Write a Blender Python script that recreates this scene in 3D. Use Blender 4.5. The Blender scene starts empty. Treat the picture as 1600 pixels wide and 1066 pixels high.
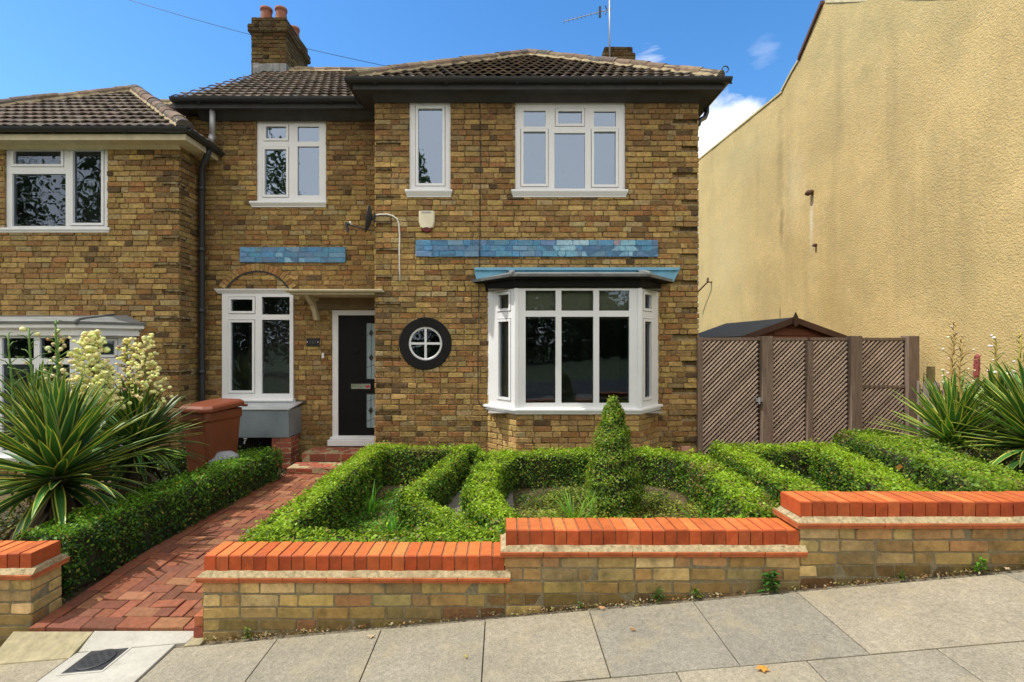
import bpy, math, random
import numpy as np
from mathutils import Vector, Matrix, noise as mnoise

random.seed(7)
RNG = np.random.default_rng(11)
sc = bpy.context.scene
COL = sc.collection
F, CX, CY, HC = 780.0, 785.0, 537.0, 1.65      # focal length in photo pixels, principal point, eye height
def PX(px, s): return (px - CX) / s            # photo pixel -> metres on a wall drawn at s pixels per metre
def PZ(py, s): return HC - (py - CY) / s
YF, YR = F / 112, F / 104                      # front facade plane, recessed facade plane
ZAX = Vector((0, 0, 1))

# ------------------------------------------------------------------ materials
MATS = {}
def mat(name, base=(.5, .5, .5), rough=.6, attr=False, var=None, stain=None, bump=None, metal=0.0, spec=.4, alpha_tr=0.0, stretch=(1, 1, 1)):
    m = bpy.data.materials.new(name); m.use_nodes = True
    nt = m.node_tree; N = nt.nodes; L = nt.links
    b = N['Principled BSDF']
    b.inputs['Roughness'].default_value = rough; b.inputs['Metallic'].default_value = metal
    b.inputs['Specular IOR Level'].default_value = spec
    tc = N.new('ShaderNodeTexCoord'); mp = N.new('ShaderNodeMapping'); mp.inputs['Scale'].default_value = stretch
    L.new(tc.outputs['Object'], mp.inputs['Vector'])
    if attr:
        a = N.new('ShaderNodeAttribute'); a.attribute_name = 'Col'; c = a.outputs['Color']
    else:
        r = N.new('ShaderNodeRGB'); r.outputs[0].default_value = (*base, 1); c = r.outputs[0]
    for spec_ in ([var] if var else []) + (stain or []):
        sc_, amt = spec_[0], spec_[1]; tint = spec_[2] if len(spec_) > 2 else None
        n = N.new('ShaderNodeTexNoise'); n.inputs['Scale'].default_value = sc_; n.inputs['Detail'].default_value = 6; n.inputs['Roughness'].default_value = .62
        L.new(mp.outputs[0], n.inputs['Vector'])
        mr = N.new('ShaderNodeMapRange')
        if tint is None:
            mr.inputs[1].default_value = .25; mr.inputs[2].default_value = .75
            mr.inputs[3].default_value = 1 - amt; mr.inputs[4].default_value = 1 + amt
            L.new(n.outputs['Fac'], mr.inputs[0])
            mx = N.new('ShaderNodeVectorMath'); mx.operation = 'SCALE'
            L.new(c, mx.inputs[0]); L.new(mr.outputs[0], mx.inputs['Scale']); c = mx.outputs[0]
        else:
            lo = spec_[3] if len(spec_) > 3 else .52
            mr.inputs[1].default_value = lo; mr.inputs[2].default_value = lo + .16
            mr.inputs[3].default_value = 0; mr.inputs[4].default_value = amt
            L.new(n.outputs['Fac'], mr.inputs[0])
            mx = N.new('ShaderNodeMix'); mx.data_type = 'RGBA'
            L.new(mr.outputs[0], mx.inputs[0]); L.new(c, mx.inputs[6]); mx.inputs[7].default_value = (*tint, 1); c = mx.outputs[2]
    L.new(c, b.inputs['Base Color'])
    if bump:
        n = N.new('ShaderNodeTexNoise'); n.inputs['Scale'].default_value = bump[0]; n.inputs['Detail'].default_value = 8
        L.new(mp.outputs[0], n.inputs['Vector'])
        bp = N.new('ShaderNodeBump'); bp.inputs['Strength'].default_value = bump[1]; bp.inputs['Distance'].default_value = bump[2]
        L.new(n.outputs['Fac'], bp.inputs['Height']); L.new(bp.outputs[0], b.inputs['Normal'])
    MATS[name] = m
    return m

def leaf_mat(name, trans=.35, rough=.45, spec=.45):
    m = bpy.data.materials.new(name); m.use_nodes = True
    nt = m.node_tree; N = nt.nodes; L = nt.links
    b = N['Principled BSDF']; b.inputs['Roughness'].default_value = rough; b.inputs['Specular IOR Level'].default_value = spec
    a = N.new('ShaderNodeAttribute'); a.attribute_name = 'Col'
    L.new(a.outputs['Color'], b.inputs['Base Color'])
    t = N.new('ShaderNodeBsdfTranslucent')
    mu = N.new('ShaderNodeMix'); mu.data_type = 'RGBA'; mu.blend_type = 'MULTIPLY'; mu.inputs[0].default_value = 1
    L.new(a.outputs['Color'], mu.inputs[6]); mu.inputs[7].default_value = (1.5, 1.45, .6, 1); L.new(mu.outputs[2], t.inputs['Color'])
    mx = N.new('ShaderNodeMixShader'); mx.inputs[0].default_value = trans
    L.new(b.outputs[0], mx.inputs[1]); L.new(t.outputs[0], mx.inputs[2])
    L.new(mx.outputs[0], N['Material Output'].inputs['Surface'])
    MATS[name] = m
    return m

def glass_mat(name, refl, tint=(.8, .85, .85), rough=.01):
    m = bpy.data.materials.new(name); m.use_nodes = True
    nt = m.node_tree; N = nt.nodes; L = nt.links
    N.remove(N['Principled BSDF'])
    t = N.new('ShaderNodeBsdfTransparent'); t.inputs[0].default_value = (*tint, 1)
    g = N.new('ShaderNodeBsdfGlossy'); g.inputs['Roughness'].default_value = rough; g.inputs['Color'].default_value = (.62, .77, 1, 1)
    nz = N.new('ShaderNodeTexNoise'); nz.inputs['Scale'].default_value = 2.2; nz.inputs['Detail'].default_value = 2
    tc = N.new('ShaderNodeTexCoord'); L.new(tc.outputs['Object'], nz.inputs['Vector'])
    bp = N.new('ShaderNodeBump'); bp.inputs['Strength'].default_value = .12; bp.inputs['Distance'].default_value = .02
    L.new(nz.outputs['Fac'], bp.inputs['Height']); L.new(bp.outputs[0], g.inputs['Normal'])
    f = N.new('ShaderNodeFresnel'); f.inputs[0].default_value = 1.5
    ad = N.new('ShaderNodeMath'); ad.operation = 'ADD'; ad.use_clamp = True; ad.inputs[1].default_value = refl
    L.new(f.outputs[0], ad.inputs[0])
    mx = N.new('ShaderNodeMixShader'); L.new(ad.outputs[0], mx.inputs[0]); L.new(t.outputs[0], mx.inputs[1]); L.new(g.outputs[0], mx.inputs[2])
    L.new(mx.outputs[0], N['Material Output'].inputs['Surface'])
    MATS[name] = m
    return m

mat('stock_brick', attr=True, rough=.9, spec=.15, var=(26, .42), stain=[(.8, .12), (9, .55, (.10, .06, .028), .56), (15, .45, (.50, .38, .17), .60)], bump=(55, 1.0, .009))
mat('stock_mortar', base=(.30, .235, .135), rough=.95, spec=.1, var=(30, .4), stain=[(1.3, .6, (.10, .07, .045), .46), (12, .85, (.035, .026, .018), .49)], bump=(90, .8, .005))
mat('wall_brick', attr=True, rough=.85, spec=.2, var=(25, .30), stain=[(2.2, .22), (6, .6, (.065, .058, .032), .55), (30, .4, (.14, .11, .06), .61)], bump=(60, .5, .004))
mat('pale_mortar', base=(.37, .30, .175), rough=.95, spec=.1, var=(40, .5), stain=[(5, .6, (.20, .12, .06), .52), (14, .7, (.09, .085, .045), .54)], bump=(80, .8, .006))
mat('coping_mortar', base=(.26, .16, .085), rough=.95, var=(40, .6), stain=[(30, .6, (.06, .04, .03), .52)])
mat('dark_mortar', base=(.21, .18, .11), rough=.95, spec=.1, var=(40, .4), bump=(80, .6, .004))
mat('red_brick', attr=True, rough=.75, spec=.25, var=(30, .28), stain=[(4, .5, (.12, .085, .055), .56), (18, .4, (.09, .07, .05), .60)], bump=(70, .4, .003))
mat('coping_brick', attr=True, rough=.65, spec=.25, var=(22, .24), stain=[(3, .25, (.25, .09, .035), .52), (60, .5, (.55, .45, .33), .68), (9, .45, (.13, .07, .04), .62)], bump=(55, .3, .002))
mat('creasing_tile', base=(.42, .115, .035), rough=.7, var=(14, .3), stain=[(9, .6, (.12, .09, .05), .56)], bump=(50, .4, .003))
mat('upvc', base=(.74, .75, .76), rough=.35, spec=.5, var=(3, .05))
mat('white_paint', base=(.72, .72, .70), rough=.5, var=(8, .08))
mat('cream_paint', base=(.55, .48, .32), rough=.6, var=(9, .18))
mat('black_paint', base=(.011, .011, .011), rough=.6, spec=.15, var=(9, .3))
mat('black_plastic', base=(.026, .028, .032), rough=.38)
mat('soffit_black', base=(.040, .040, .042), rough=.7, var=(5, .3))
mat('blue_paint', base=(.17, .42, .60), rough=.55, var=(7, .18), stain=[(12, .6, (.06, .10, .16), .60)])
mat('lead', base=(.17, .18, .18), rough=.6, var=(6, .3), stain=[(9, .5, (.5, .5, .48), .58)], bump=(12, .4, .01))
mat('zinc', base=(.27, .32, .36), rough=.36, metal=.45, var=(3.5, .3), stain=[(7, .3, (.15, .17, .2), .5)])
mat('roof_tile', attr=True, rough=.9, spec=.15, var=(25, .35), stain=[(16, .55, (.32, .29, .24), .60), (5, .4, (.05, .045, .04), .55)], bump=(45, .6, .008))
mat('ridge_tile', attr=True, rough=.9, spec=.15, var=(14, .35), stain=[(7, .5, (.30, .27, .17), .55)], bump=(40, .6, .01))
mat('ridge_mortar', base=(.36, .29, .17), rough=.95, var=(12, .35), stain=[(10, .4, (.14, .12, .09), .58)], bump=(30, .7, .01))
mat('terracotta', base=(.24, .09, .052), rough=.8, var=(8, .25))
mat('pink_terracotta', base=(.55, .28, .20), rough=.8, var=(20, .15))
mat('door_black', base=(.008, .008, .009), rough=.5, spec=.15, var=(5, .2))
mat('frosted_glass', base=(.30, .40, .44), rough=.35, spec=.6, var=(6, .1))
mat('chrome', base=(.75, .75, .77), rough=.2, metal=1)
mat('red_sticker', base=(.6, .03, .06), rough=.4)
mat('lead_came', base=(.03, .03, .03), rough=.5)
mat('slate', base=(.015, .016, .018), rough=.45)
mat('slate_lettering', base=(.09, .09, .095), rough=.5)
mat('bin_brown', base=(.15, .042, .014), rough=.5, var=(4, .18))
mat('bin_lid', base=(.17, .045, .02), rough=.42, var=(5, .15))
mat('rubber', base=(.02, .02, .02), rough=.8)
mat('alarm_cream', base=(.74, .68, .50), rough=.45)
mat('alarm_red', base=(.16, .012, .012), rough=.3)
mat('cable_white', base=(.66, .64, .58), rough=.5)
mat('dish_dark', base=(.035, .037, .042), rough=.5)
mat('galv', base=(.36, .36, .37), rough=.5, metal=.5)
mat('rust', base=(.10, .055, .035), rough=.8, var=(20, .3))
mat('dark_room', base=(.26, .25, .23), rough=.95, var=(1.5, .5))
mat('blind', base=(.30, .30, .22), rough=.9)
mat('curtain_red', base=(.14, .05, .035), rough=.9)
mat('trellis_wood', attr=True, rough=.85, spec=.15, var=(30, .25), bump=(60, .3, .003))
mat('post_wood', base=(.20, .145, .11), rough=.85, spec=.15, var=(6, .4), bump=(30, .5, .004), stretch=(6, 6, .6))
mat('shed_wood', base=(.155, .05, .024), rough=.7, var=(5, .3), stretch=(.6, 1, 8))
mat('shed_trim', base=(.075, .036, .022), rough=.7, var=(6, .3))
mat('felt', base=(.075, .085, .09), rough=.9, var=(10, .25), bump=(120, .5, .003))
mat('fence_grey', base=(.23, .19, .165), rough=.9, var=(8, .3), stretch=(5, 5, 1))
mat('soil', base=(.10, .066, .034), rough=1, var=(14, .5), stain=[(5, .6, (.10, .12, .03), .52)], bump=(25, 1, .03))
mat('paving_grey', base=(.20, .185, .16), rough=.9, var=(18, .3), bump=(60, .4, .004))
mat('pavement', attr=True, rough=.9, spec=.2, var=(120, .42), stain=[(2.2, .16), (34, .22), (190, .6, (.52, .46, .36), .59), (170, .6, (.09, .09, .08), .60), (5, .35, (.36, .30, .17), .54), (1.3, .3, (.17, .16, .13), .55), (15, .5, (.10, .095, .08), .66)], bump=(160, .45, .004))
mat('joint_dirt', base=(.15, .13, .09), rough=1, var=(40, .4))
mat('white_concrete', base=(.40, .385, .33), rough=.85, var=(60, .12), stain=[(3, .18), (8, .35, (.22, .20, .15), .56)], bump=(120, .25, .002))
mat('tan_concrete', base=(.30, .26, .155), rough=.9, var=(20, .3), stain=[(7, .4, (.16, .17, .07), .58)], bump=(50, .5, .005))
mat('iron', base=(.05, .052, .055), rough=.5, metal=.4, var=(20, .3))
mat('asphalt', base=(.05, .05, .05), rough=.95, var=(90, .3), bump=(150, .5, .004))
mat('kerbstone', base=(.25, .24, .22), rough=.9, var=(30, .2))
mat('ground_mat', base=(.08, .10, .04), rough=1, var=(2, .4))
mat('twigs', base=(.035, .032, .014), rough=1, var=(20, .5))
mat('bark', base=(.075, .055, .035), rough=.95, var=(15, .4), bump=(30, .8, .02))
mat('stalk', attr=True, rough=.55, var=(12, .15))
mat('stone_grey', base=(.30, .31, .34), rough=.8, var=(10, .35), bump=(20, .8, .03))
leaf_mat('hedge_leaf', .36, .48, .28)
leaf_mat('yucca_leaf', .14, .42, .4)
leaf_mat('blossom_mat', .12, .6, .2)
leaf_mat('weed_leaf', .35, .5, .3)
leaf_mat('dead_leaf', .15, .8, .15)
glass_mat('glass_sky', .25, (.45, .5, .55), .012)
glass_mat('glass_dark', .05, (.72, .78, .76))
glass_mat('glass_far', .08, (.6, .65, .66))

# yellow render: stains, patches, fine roughcast
def render_mat():
    m = mat('yellow_render', base=(.60, .44, .195), rough=.93, spec=.12, var=(16, .11),
            stain=[(1.0, .16), (3.6, .34, (.42, .36, .19), .52), (5.2, .30, (.70, .57, .31), .56), (.55, .34, (.44, .34, .16), .49), (13, .38, (.42, .35, .18), .53), (9, .3, (.68, .56, .32), .60), (46, .42, (.36, .31, .16), .55)],
            bump=(42, .8, .018))
    return m
render_mat()
def add_streaks(m, sx, lo, amt, tint):
    N = m.node_tree.nodes; L = m.node_tree.links; b = N['Principled BSDF']
    src = b.inputs['Base Color'].links[0].from_socket
    tc = N.new('ShaderNodeTexCoord'); mp = N.new('ShaderNodeMapping'); mp.inputs['Scale'].default_value = sx
    L.new(tc.outputs['Object'], mp.inputs[0])
    n = N.new('ShaderNodeTexNoise'); n.inputs['Scale'].default_value = 1; n.inputs['Detail'].default_value = 5
    L.new(mp.outputs[0], n.inputs['Vector'])
    mr = N.new('ShaderNodeMapRange'); mr.inputs[1].default_value = lo; mr.inputs[2].default_value = lo + .15; mr.inputs[4].default_value = amt
    L.new(n.outputs['Fac'], mr.inputs[0])
    mx = N.new('ShaderNodeMix'); mx.data_type = 'RGBA'; L.new(mr.outputs[0], mx.inputs[0]); L.new(src, mx.inputs[6]); mx.inputs[7].default_value = (*tint, 1)
    L.new(mx.outputs[2], b.inputs['Base Color'])
add_streaks(MATS['yellow_render'], (1, 1.5, .16), .56, .40, (.30, .24, .12))

def add_patch(m, y, z, ry, rz, amt, tint, ns=6.0):
    """an irregular stain centred at (y, z) on the gable"""
    N = m.node_tree.nodes; L = m.node_tree.links; b = N['Principled BSDF']
    src = b.inputs['Base Color'].links[0].from_socket
    tc = N.new('ShaderNodeTexCoord'); mp = N.new('ShaderNodeMapping'); mp.inputs['Location'].default_value = (0, -y / ry, -z / rz); mp.inputs['Scale'].default_value = (0, 1 / ry, 1 / rz)
    L.new(tc.outputs['Object'], mp.inputs[0])
    ln = N.new('ShaderNodeVectorMath'); ln.operation = 'LENGTH'; L.new(mp.outputs[0], ln.inputs[0])
    n = N.new('ShaderNodeTexNoise'); n.inputs['Scale'].default_value = ns; n.inputs['Detail'].default_value = 6; L.new(tc.outputs['Object'], n.inputs['Vector'])
    a = N.new('ShaderNodeMath'); a.operation = 'MULTIPLY_ADD'; a.inputs[1].default_value = 1.6; L.new(n.outputs['Fac'], a.inputs[0]); L.new(ln.outputs['Value'], a.inputs[2])
    mr = N.new('ShaderNodeMapRange'); mr.inputs[1].default_value = 1.7; mr.inputs[2].default_value = .9; mr.inputs[3].default_value = 0; mr.inputs[4].default_value = amt; L.new(a.outputs[0], mr.inputs[0])
    mx = N.new('ShaderNodeMix'); mx.data_type = 'RGBA'; L.new(mr.outputs[0], mx.inputs[0]); L.new(src, mx.inputs[6]); mx.inputs[7].default_value = (*tint, 1); L.new(mx.outputs[2], b.inputs['Base Color'])
YR_ = MATS['yellow_render']
for q in ((10.72, 4.2, .13, .55, .6, (.20, .15, .08), 5), (10.75, 5.6, .22, 1.6, .45, (.30, .24, .12), 4), (9.68, 3.95, .09, .7, .75, (.74, .66, .48), 8), (10.25, 4.9, .5, 1.2, .45, (.72, .60, .34), 7),
          (6.8, 6.9, 2.6, 1.5, .45, (.40, .35, .17), 2), (9.0, 7.2, 1.6, 1.0, .4, (.42, .36, .18), 3), (8.0, .8, 3.2, 1.0, .55, (.33, .30, .15), 3), (12.4, 6.3, 2.0, .9, .45, (.44, .38, .20), 3), (9.2, 2.3, .8, 1.2, .45, (.42, .29, .11), 3), (13.5, 4.0, 2.0, 2.0, .35, (.68, .56, .30), 2)):
    add_patch(YR_, *q)

# ------------------------------------------------------------------ mesh helpers
class MB:
    def __init__(self): self.v = []; self.f = []; self.mi = []; self.c = []
    def add(self, vs, fs, m=0, c=(.5, .5, .5)):
        o = len(self.v); self.v.extend([tuple(p) for p in vs])
        for f in fs:
            self.f.append([i + o for i in f]); self.mi.append(m); self.c.append(c)
    def quad(self, a, b, c_, d, m=0, c=(.5, .5, .5)): self.add([a, b, c_, d], [(0, 1, 2, 3)], m, c)
    def box(self, x0, x1, y0, y1, z0, z1, m=0, c=(.5, .5, .5), M=None):
        vs = [Vector((x, y, z)) for z in (z0, z1) for y in (y0, y1) for x in (x0, x1)]
        if M is not None: vs = [M @ p for p in vs]
        self.add(vs, [(0, 2, 3, 1), (4, 5, 7, 6), (0, 1, 5, 4), (2, 6, 7, 3), (0, 4, 6, 2), (1, 3, 7, 5)], m, c)
    def prism(self, poly, axis_vec, m=0, c=(.5, .5, .5)):      # poly: list of Vectors, extruded by axis_vec
        n = len(poly); a = [Vector(p) for p in poly]; b = [p + Vector(axis_vec) for p in a]
        self.add(a + b, [tuple(range(n))[::-1], tuple(range(n, 2 * n))] + [(i, (i + 1) % n, n + (i + 1) % n, n + i) for i in range(n)], m, c)
    def tube(self, pts, r, seg=8, m=0, c=(.5, .5, .5), cap=True):
        pts = [Vector(p) for p in pts]; rs = r if isinstance(r, (list, tuple)) else [r] * len(pts)
        vs = []; up = None
        for i, p in enumerate(pts):
            d = (pts[min(i + 1, len(pts) - 1)] - pts[max(i - 1, 0)]).normalized()
            if up is None: up = Vector((0, 0, 1)) if abs(d.z) < .9 else Vector((1, 0, 0))
            a = d.cross(up).normalized(); up2 = a.cross(d).normalized(); up = up2
            for k in range(seg):
                t = 2 * math.pi * k / seg
                vs.append(p + (a * math.cos(t) + up2 * math.sin(t)) * rs[i])
        fs = []
        for i in range(len(pts) - 1):
            for k in range(seg):
                fs.append((i * seg + k, i * seg + (k + 1) % seg, (i + 1) * seg + (k + 1) % seg, (i + 1) * seg + k))
        if cap:
            fs.append(tuple(range(seg))[::-1]); fs.append(tuple(range((len(pts) - 1) * seg, len(pts) * seg)))
        self.add(vs, fs, m, c)
    def lathe(self, prof, o, seg=16, m=0, c=(.5, .5, .5), M=None):  # prof: (r, z)
        vs = []
        for r, z in prof:
            for k in range(seg):
                t = 2 * math.pi * k / seg; p = Vector((r * math.cos(t), r * math.sin(t), z))
                if M is not None: p = M @ p
                vs.append(p + Vector(o))
        n = len(prof); fs = []
        for i in range(n - 1):
            for k in range(seg): fs.append((i * seg + k, i * seg + (k + 1) % seg, (i + 1) * seg + (k + 1) % seg, (i + 1) * seg + k))
        fs.append(tuple(range(seg))[::-1]); fs.append(tuple(range((n - 1) * seg, n * seg)))
        self.add(vs, fs, m, c)
    def build(self, name, mats, parent=None, smooth=False, bevel=0.0):
        me = bpy.data.meshes.new(name); me.from_pydata(self.v, [], self.f)
        for m in (mats if isinstance(mats, (list, tuple)) else [mats]): me.materials.append(MATS[m])
        n = len(self.f)
        me.polygons.foreach_set('material_index', np.array(self.mi, dtype=np.int32))
        at = me.attributes.new('Col', 'FLOAT_COLOR', 'FACE')
        cc = np.ones((n, 4), dtype=np.float32); cc[:, :3] = np.array(self.c, dtype=np.float32).reshape(n, 3); at.data.foreach_set('color', cc.ravel())
        if smooth: me.polygons.foreach_set('use_smooth', np.ones(n, dtype=bool))
        me.update()
        return link(name, me, parent, bevel)

def link(name, me, parent=None, bevel=0.0):
    o = bpy.data.objects.new(name, me); COL.objects.link(o)
    if parent is not None:
        o.parent = parent
        o.matrix_parent_inverse = world_of(parent).inverted()
    if bevel:
        b = o.modifiers.new('bevel', 'BEVEL'); b.width = bevel; b.segments = 2; b.limit_method = 'ANGLE'; b.angle_limit = .6
    return o
WORLD = {}
def world_of(o): return WORLD.get(o.name, Matrix.Identity(4))
def thing(name, label, cat, loc=(0, 0, 0), group=None):
    o = bpy.data.objects.new(name, None); COL.objects.link(o); o.location = loc; o.empty_display_size = .1
    WORLD[o.name] = Matrix.Translation(Vector(loc))
    tag(o, label, cat, group); return o
def tag(o, label, cat, group=None):
    o['label'] = label; o['category'] = cat
    if group: o['group'] = group
    return o
def structure(o): o['kind'] = 'structure'; return o

def rect_minus(r, h):
    u0, u1, z0, z1 = r; a0, a1, b0, b1 = h
    if a0 >= u1 or a1 <= u0 or b0 >= z1 or b1 <= z0: return [r]
    out = []
    if a0 > u0: out.append((u0, a0, z0, z1))
    if a1 < u1: out.append((a1, u1, z0, z1))
    m0, m1 = max(u0, a0), min(u1, a1)
    if b0 > z0: out.append((m0, m1, z0, b0))
    if b1 < z1: out.append((m0, m1, b1, z1))
    return out

def one_brick(mb, O, U, V, N, r, n, c, m=0, base=-.006, cham=.0045, jit=.003):
    u0, u1, z0, z1 = r
    if u1 - u0 < .014 or z1 - z0 < .014: return
    J = lambda: random.uniform(-jit, jit)
    wz = V is ZAX; R = random.random
    cu = (.004 + .011 * R() ** 2, .004 + .011 * R() ** 2, .004 + .011 * R() ** 2, .004 + .011 * R() ** 2) if wz else (.003,) * 4
    cv = [x * (.5 + .5 * R()) for x in cu]
    cu = [min(x, (u1 - u0) * .3) for x in cu]; cv = [min(x, (z1 - z0) * .3) for x in cv]
    j = [J() for _ in range(8)]
    cs = [(u0 + cu[0], z0 + j[0]), (u1 - cu[1], z0 + j[1]), (u1 + j[2], z0 + cv[1]), (u1 + j[3], z1 - cv[2]), (u1 - cu[2], z1 + j[4]), (u0 + cu[3], z1 + j[5]), (u0 + j[6], z1 - cv[3]), (u0 + j[7], z0 + cv[0])]
    ins = [(.3, 1), (-.3, 1), (-1, .3), (-1, -.3), (-.3, -1), (.3, -1), (1, -.3), (1, .3)]
    P = lambda u, z, d: O + U * u + V * z + N * d
    if wz:      # hand-laid courses wander a little
        cs = [(a, b + .0045 * mnoise.noise((a * 2.3, b * 9 + O.y, N.x * 3)) + .002 * mnoise.noise((a * 17, b * 31, 3))) for a, b in cs]
    t1, t2, t3 = random.uniform(-.004, .004), random.uniform(-.004, .004), random.uniform(-.0025, .0025)
    um, zm = (u0 + u1) / 2, (z0 + z1) / 2; hu, hz = max(.01, (u1 - u0) / 2), max(.01, (z1 - z0) / 2)
    tl = [t1 * (a - um) / hu + t2 * (b - zm) / hz * .6 + t3 for a, b in cs]
    vs = [P(a, b, base) for a, b in cs] + [P(a, b, n - cham + t) for (a, b), t in zip(cs, tl)] + [P(a + i * cham, b + k * cham, n + t) for (a, b), (i, k), t in zip(cs, ins, tl)]
    fs = [tuple(range(16, 24))]
    for k in range(8):
        l = (k + 1) % 8
        fs.append((k, l, 8 + l, 8 + k)); fs.append((8 + k, 8 + l, 16 + l, 16 + k))
    mb.add(vs, fs, m, c)

def plate(mb, O, U, V, N, us, zs, nf, nb, m=0, c=(.5, .5, .5), outer=True):
    """a stepped slab: every cell of the grid sits at depth nf(u,z) (None is an opening running back to nb)"""
    us = sorted(set(round(x, 5) for x in us)); zs = sorted(set(round(x, 5) for x in zs))
    P = lambda u, z, d: O + U * u + V * z + N * d
    D = {}
    for i in range(len(us) - 1):
        for j in range(len(zs) - 1):
            D[i, j] = nf((us[i] + us[i + 1]) / 2, (zs[j] + zs[j + 1]) / 2)
    for (i, j), d in D.items():
        u0, u1, z0, z1 = us[i], us[i + 1], zs[j], zs[j + 1]
        if d is None: continue
        mb.quad(P(u0, z0, d), P(u1, z0, d), P(u1, z1, d), P(u0, z1, d), m, c)
        for di, dj, (a, b) in ((-1, 0, ((u0, z0), (u0, z1))), (1, 0, ((u1, z1), (u1, z0))), (0, -1, ((u1, z0), (u0, z0))), (0, 1, ((u0, z1), (u1, z1)))):
            k = (i + di, j + dj)
            if k in D: e = D[k] if D[k] is not None else nb
            elif outer: e = nb
            else: continue
            if e < d - 1e-6:
                mb.quad(P(*a, d), P(*b, d), P(*b, e), P(*a, e), m, c)

def brick_wall(mb, O, U, N, u0, u1, z0, z1, holes=(), pal=None, groove=(), V=ZAX, course=.075, joint=.010, proud=.015, bond='mixed', back=-.10, mortar=True, zref=None, depth_jit=.005, blen=.215, edge=False):
    """mesh slot 0 = bricks, slot 1 = mortar; holes and grooves are (u0,u1,z0,z1) rectangles"""
    zr = z0 if zref is None else zref
    k0 = math.floor((z0 - zr) / course); k = k0
    while zr + k * course < z1 - 1e-6:
        a = zr + k * course + joint / 2; b = a + course - joint
        a2, b2 = max(a, z0), min(b, z1)
        u = u0; i = 0; short = u1 - u0 < .34
        wob = random.uniform(-.002, .002)
        while u < u1:
            if bond == 'stretch': ln = blen
            else: ln = blen if (i % 2 == 0 or random.random() < .25) else blen * .48
            if i == 0: ln = blen if k % 2 == 0 else blen * .48
            if short and k % 2 == 0: ln = u1 - u0
            elif short and k % 2: ln = (u1 - u0) * .5
            ln += random.uniform(-.012, .012); i += 1
            if u1 - (u + ln) < .07: ln = u1 - u
            r = (max(u, u0), min(u + ln, u1), a2 + wob, b2 + wob)
            u += ln + joint
            if r[1] - r[0] < .02 or b2 - a2 < .014: continue
            parts = [r]
            for h in holes:
                parts = [q for p in parts for q in rect_minus(p, h)]
            c = pal((r[0] + r[1]) / 2, (a2 + b2) / 2)
            d = proud + random.uniform(-depth_jit, depth_jit)
            for g in groove:
                nx = []
                for p in parts:
                    gz = (g[2] + g[3]) / 2
                    if p[2] < gz < p[3] and g[0] < p[1] and g[1] > p[0]:
                        i0, i1 = max(p[0], g[0]), min(p[1], g[1])
                        if i1 - i0 > .03: one_brick(mb, O, U, V, N, (i0, i1 - .0, p[2], p[3]), -.024, tuple(x * .7 for x in c), base=-.05)
                        if i0 - p[0] > .03: nx.append((p[0], i0 - .004, p[2], p[3]))
                        if p[1] - i1 > .03: nx.append((i1 + .004, p[1], p[2], p[3]))
                    else: nx.append(p)
                parts = nx
            for p in parts: one_brick(mb, O, U, V, N, p, d, c)
        k += 1
    if mortar:
        us = [u0, u1] + [x for h in list(holes) + list(groove) for x in h[:2] if u0 < x < u1]
        zs = [z0, z1] + [x for h in list(holes) + list(groove) for x in h[2:] if z0 < x < z1]
        def nf(u, z):
            for h in holes:
                if h[0] < u < h[1] and h[2] < z < h[3]: return None
            for g in groove:
                if g[0] < u < g[1] and g[2] < z < g[3]: return -.034
            return 0.0
        plate(mb, O, U, V, N, us, zs, nf, back, 1, outer=edge)

def pick(table):
    t = random.random() * sum(w for w, _ in table)
    for w, c in table:
        t -= w
        if t <= 0: break
    k = random.uniform(.8, 1.2)
    return tuple(max(.01, x * k * random.uniform(.95, 1.05)) for x in c)
STOCK = [(.30, (.395, .265, .098)), (.36, (.315, .202, .080)), (.14, (.29, .155, .06)), (.10, (.22, .14, .062)), (.07, (.34, .255, .125)), (.03, (.12, .08, .042))]
def stock(u, z): return pick(STOCK)
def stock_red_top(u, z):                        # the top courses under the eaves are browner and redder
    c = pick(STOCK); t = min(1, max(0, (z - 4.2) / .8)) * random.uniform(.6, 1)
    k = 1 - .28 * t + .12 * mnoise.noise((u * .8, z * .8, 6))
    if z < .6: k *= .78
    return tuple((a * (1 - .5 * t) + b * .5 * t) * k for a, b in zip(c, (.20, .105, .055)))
TANS = [(.42, (.54, .38, .15)), (.2, (.48, .30, .12)), (.22, (.60, .44, .20)), (.10, (.38, .26, .12)), (.06, (.48, .26, .12))]
def yellow_lit(u, z): return tuple(x * 1.15 for x in pick(STOCK[:2]))

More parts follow.
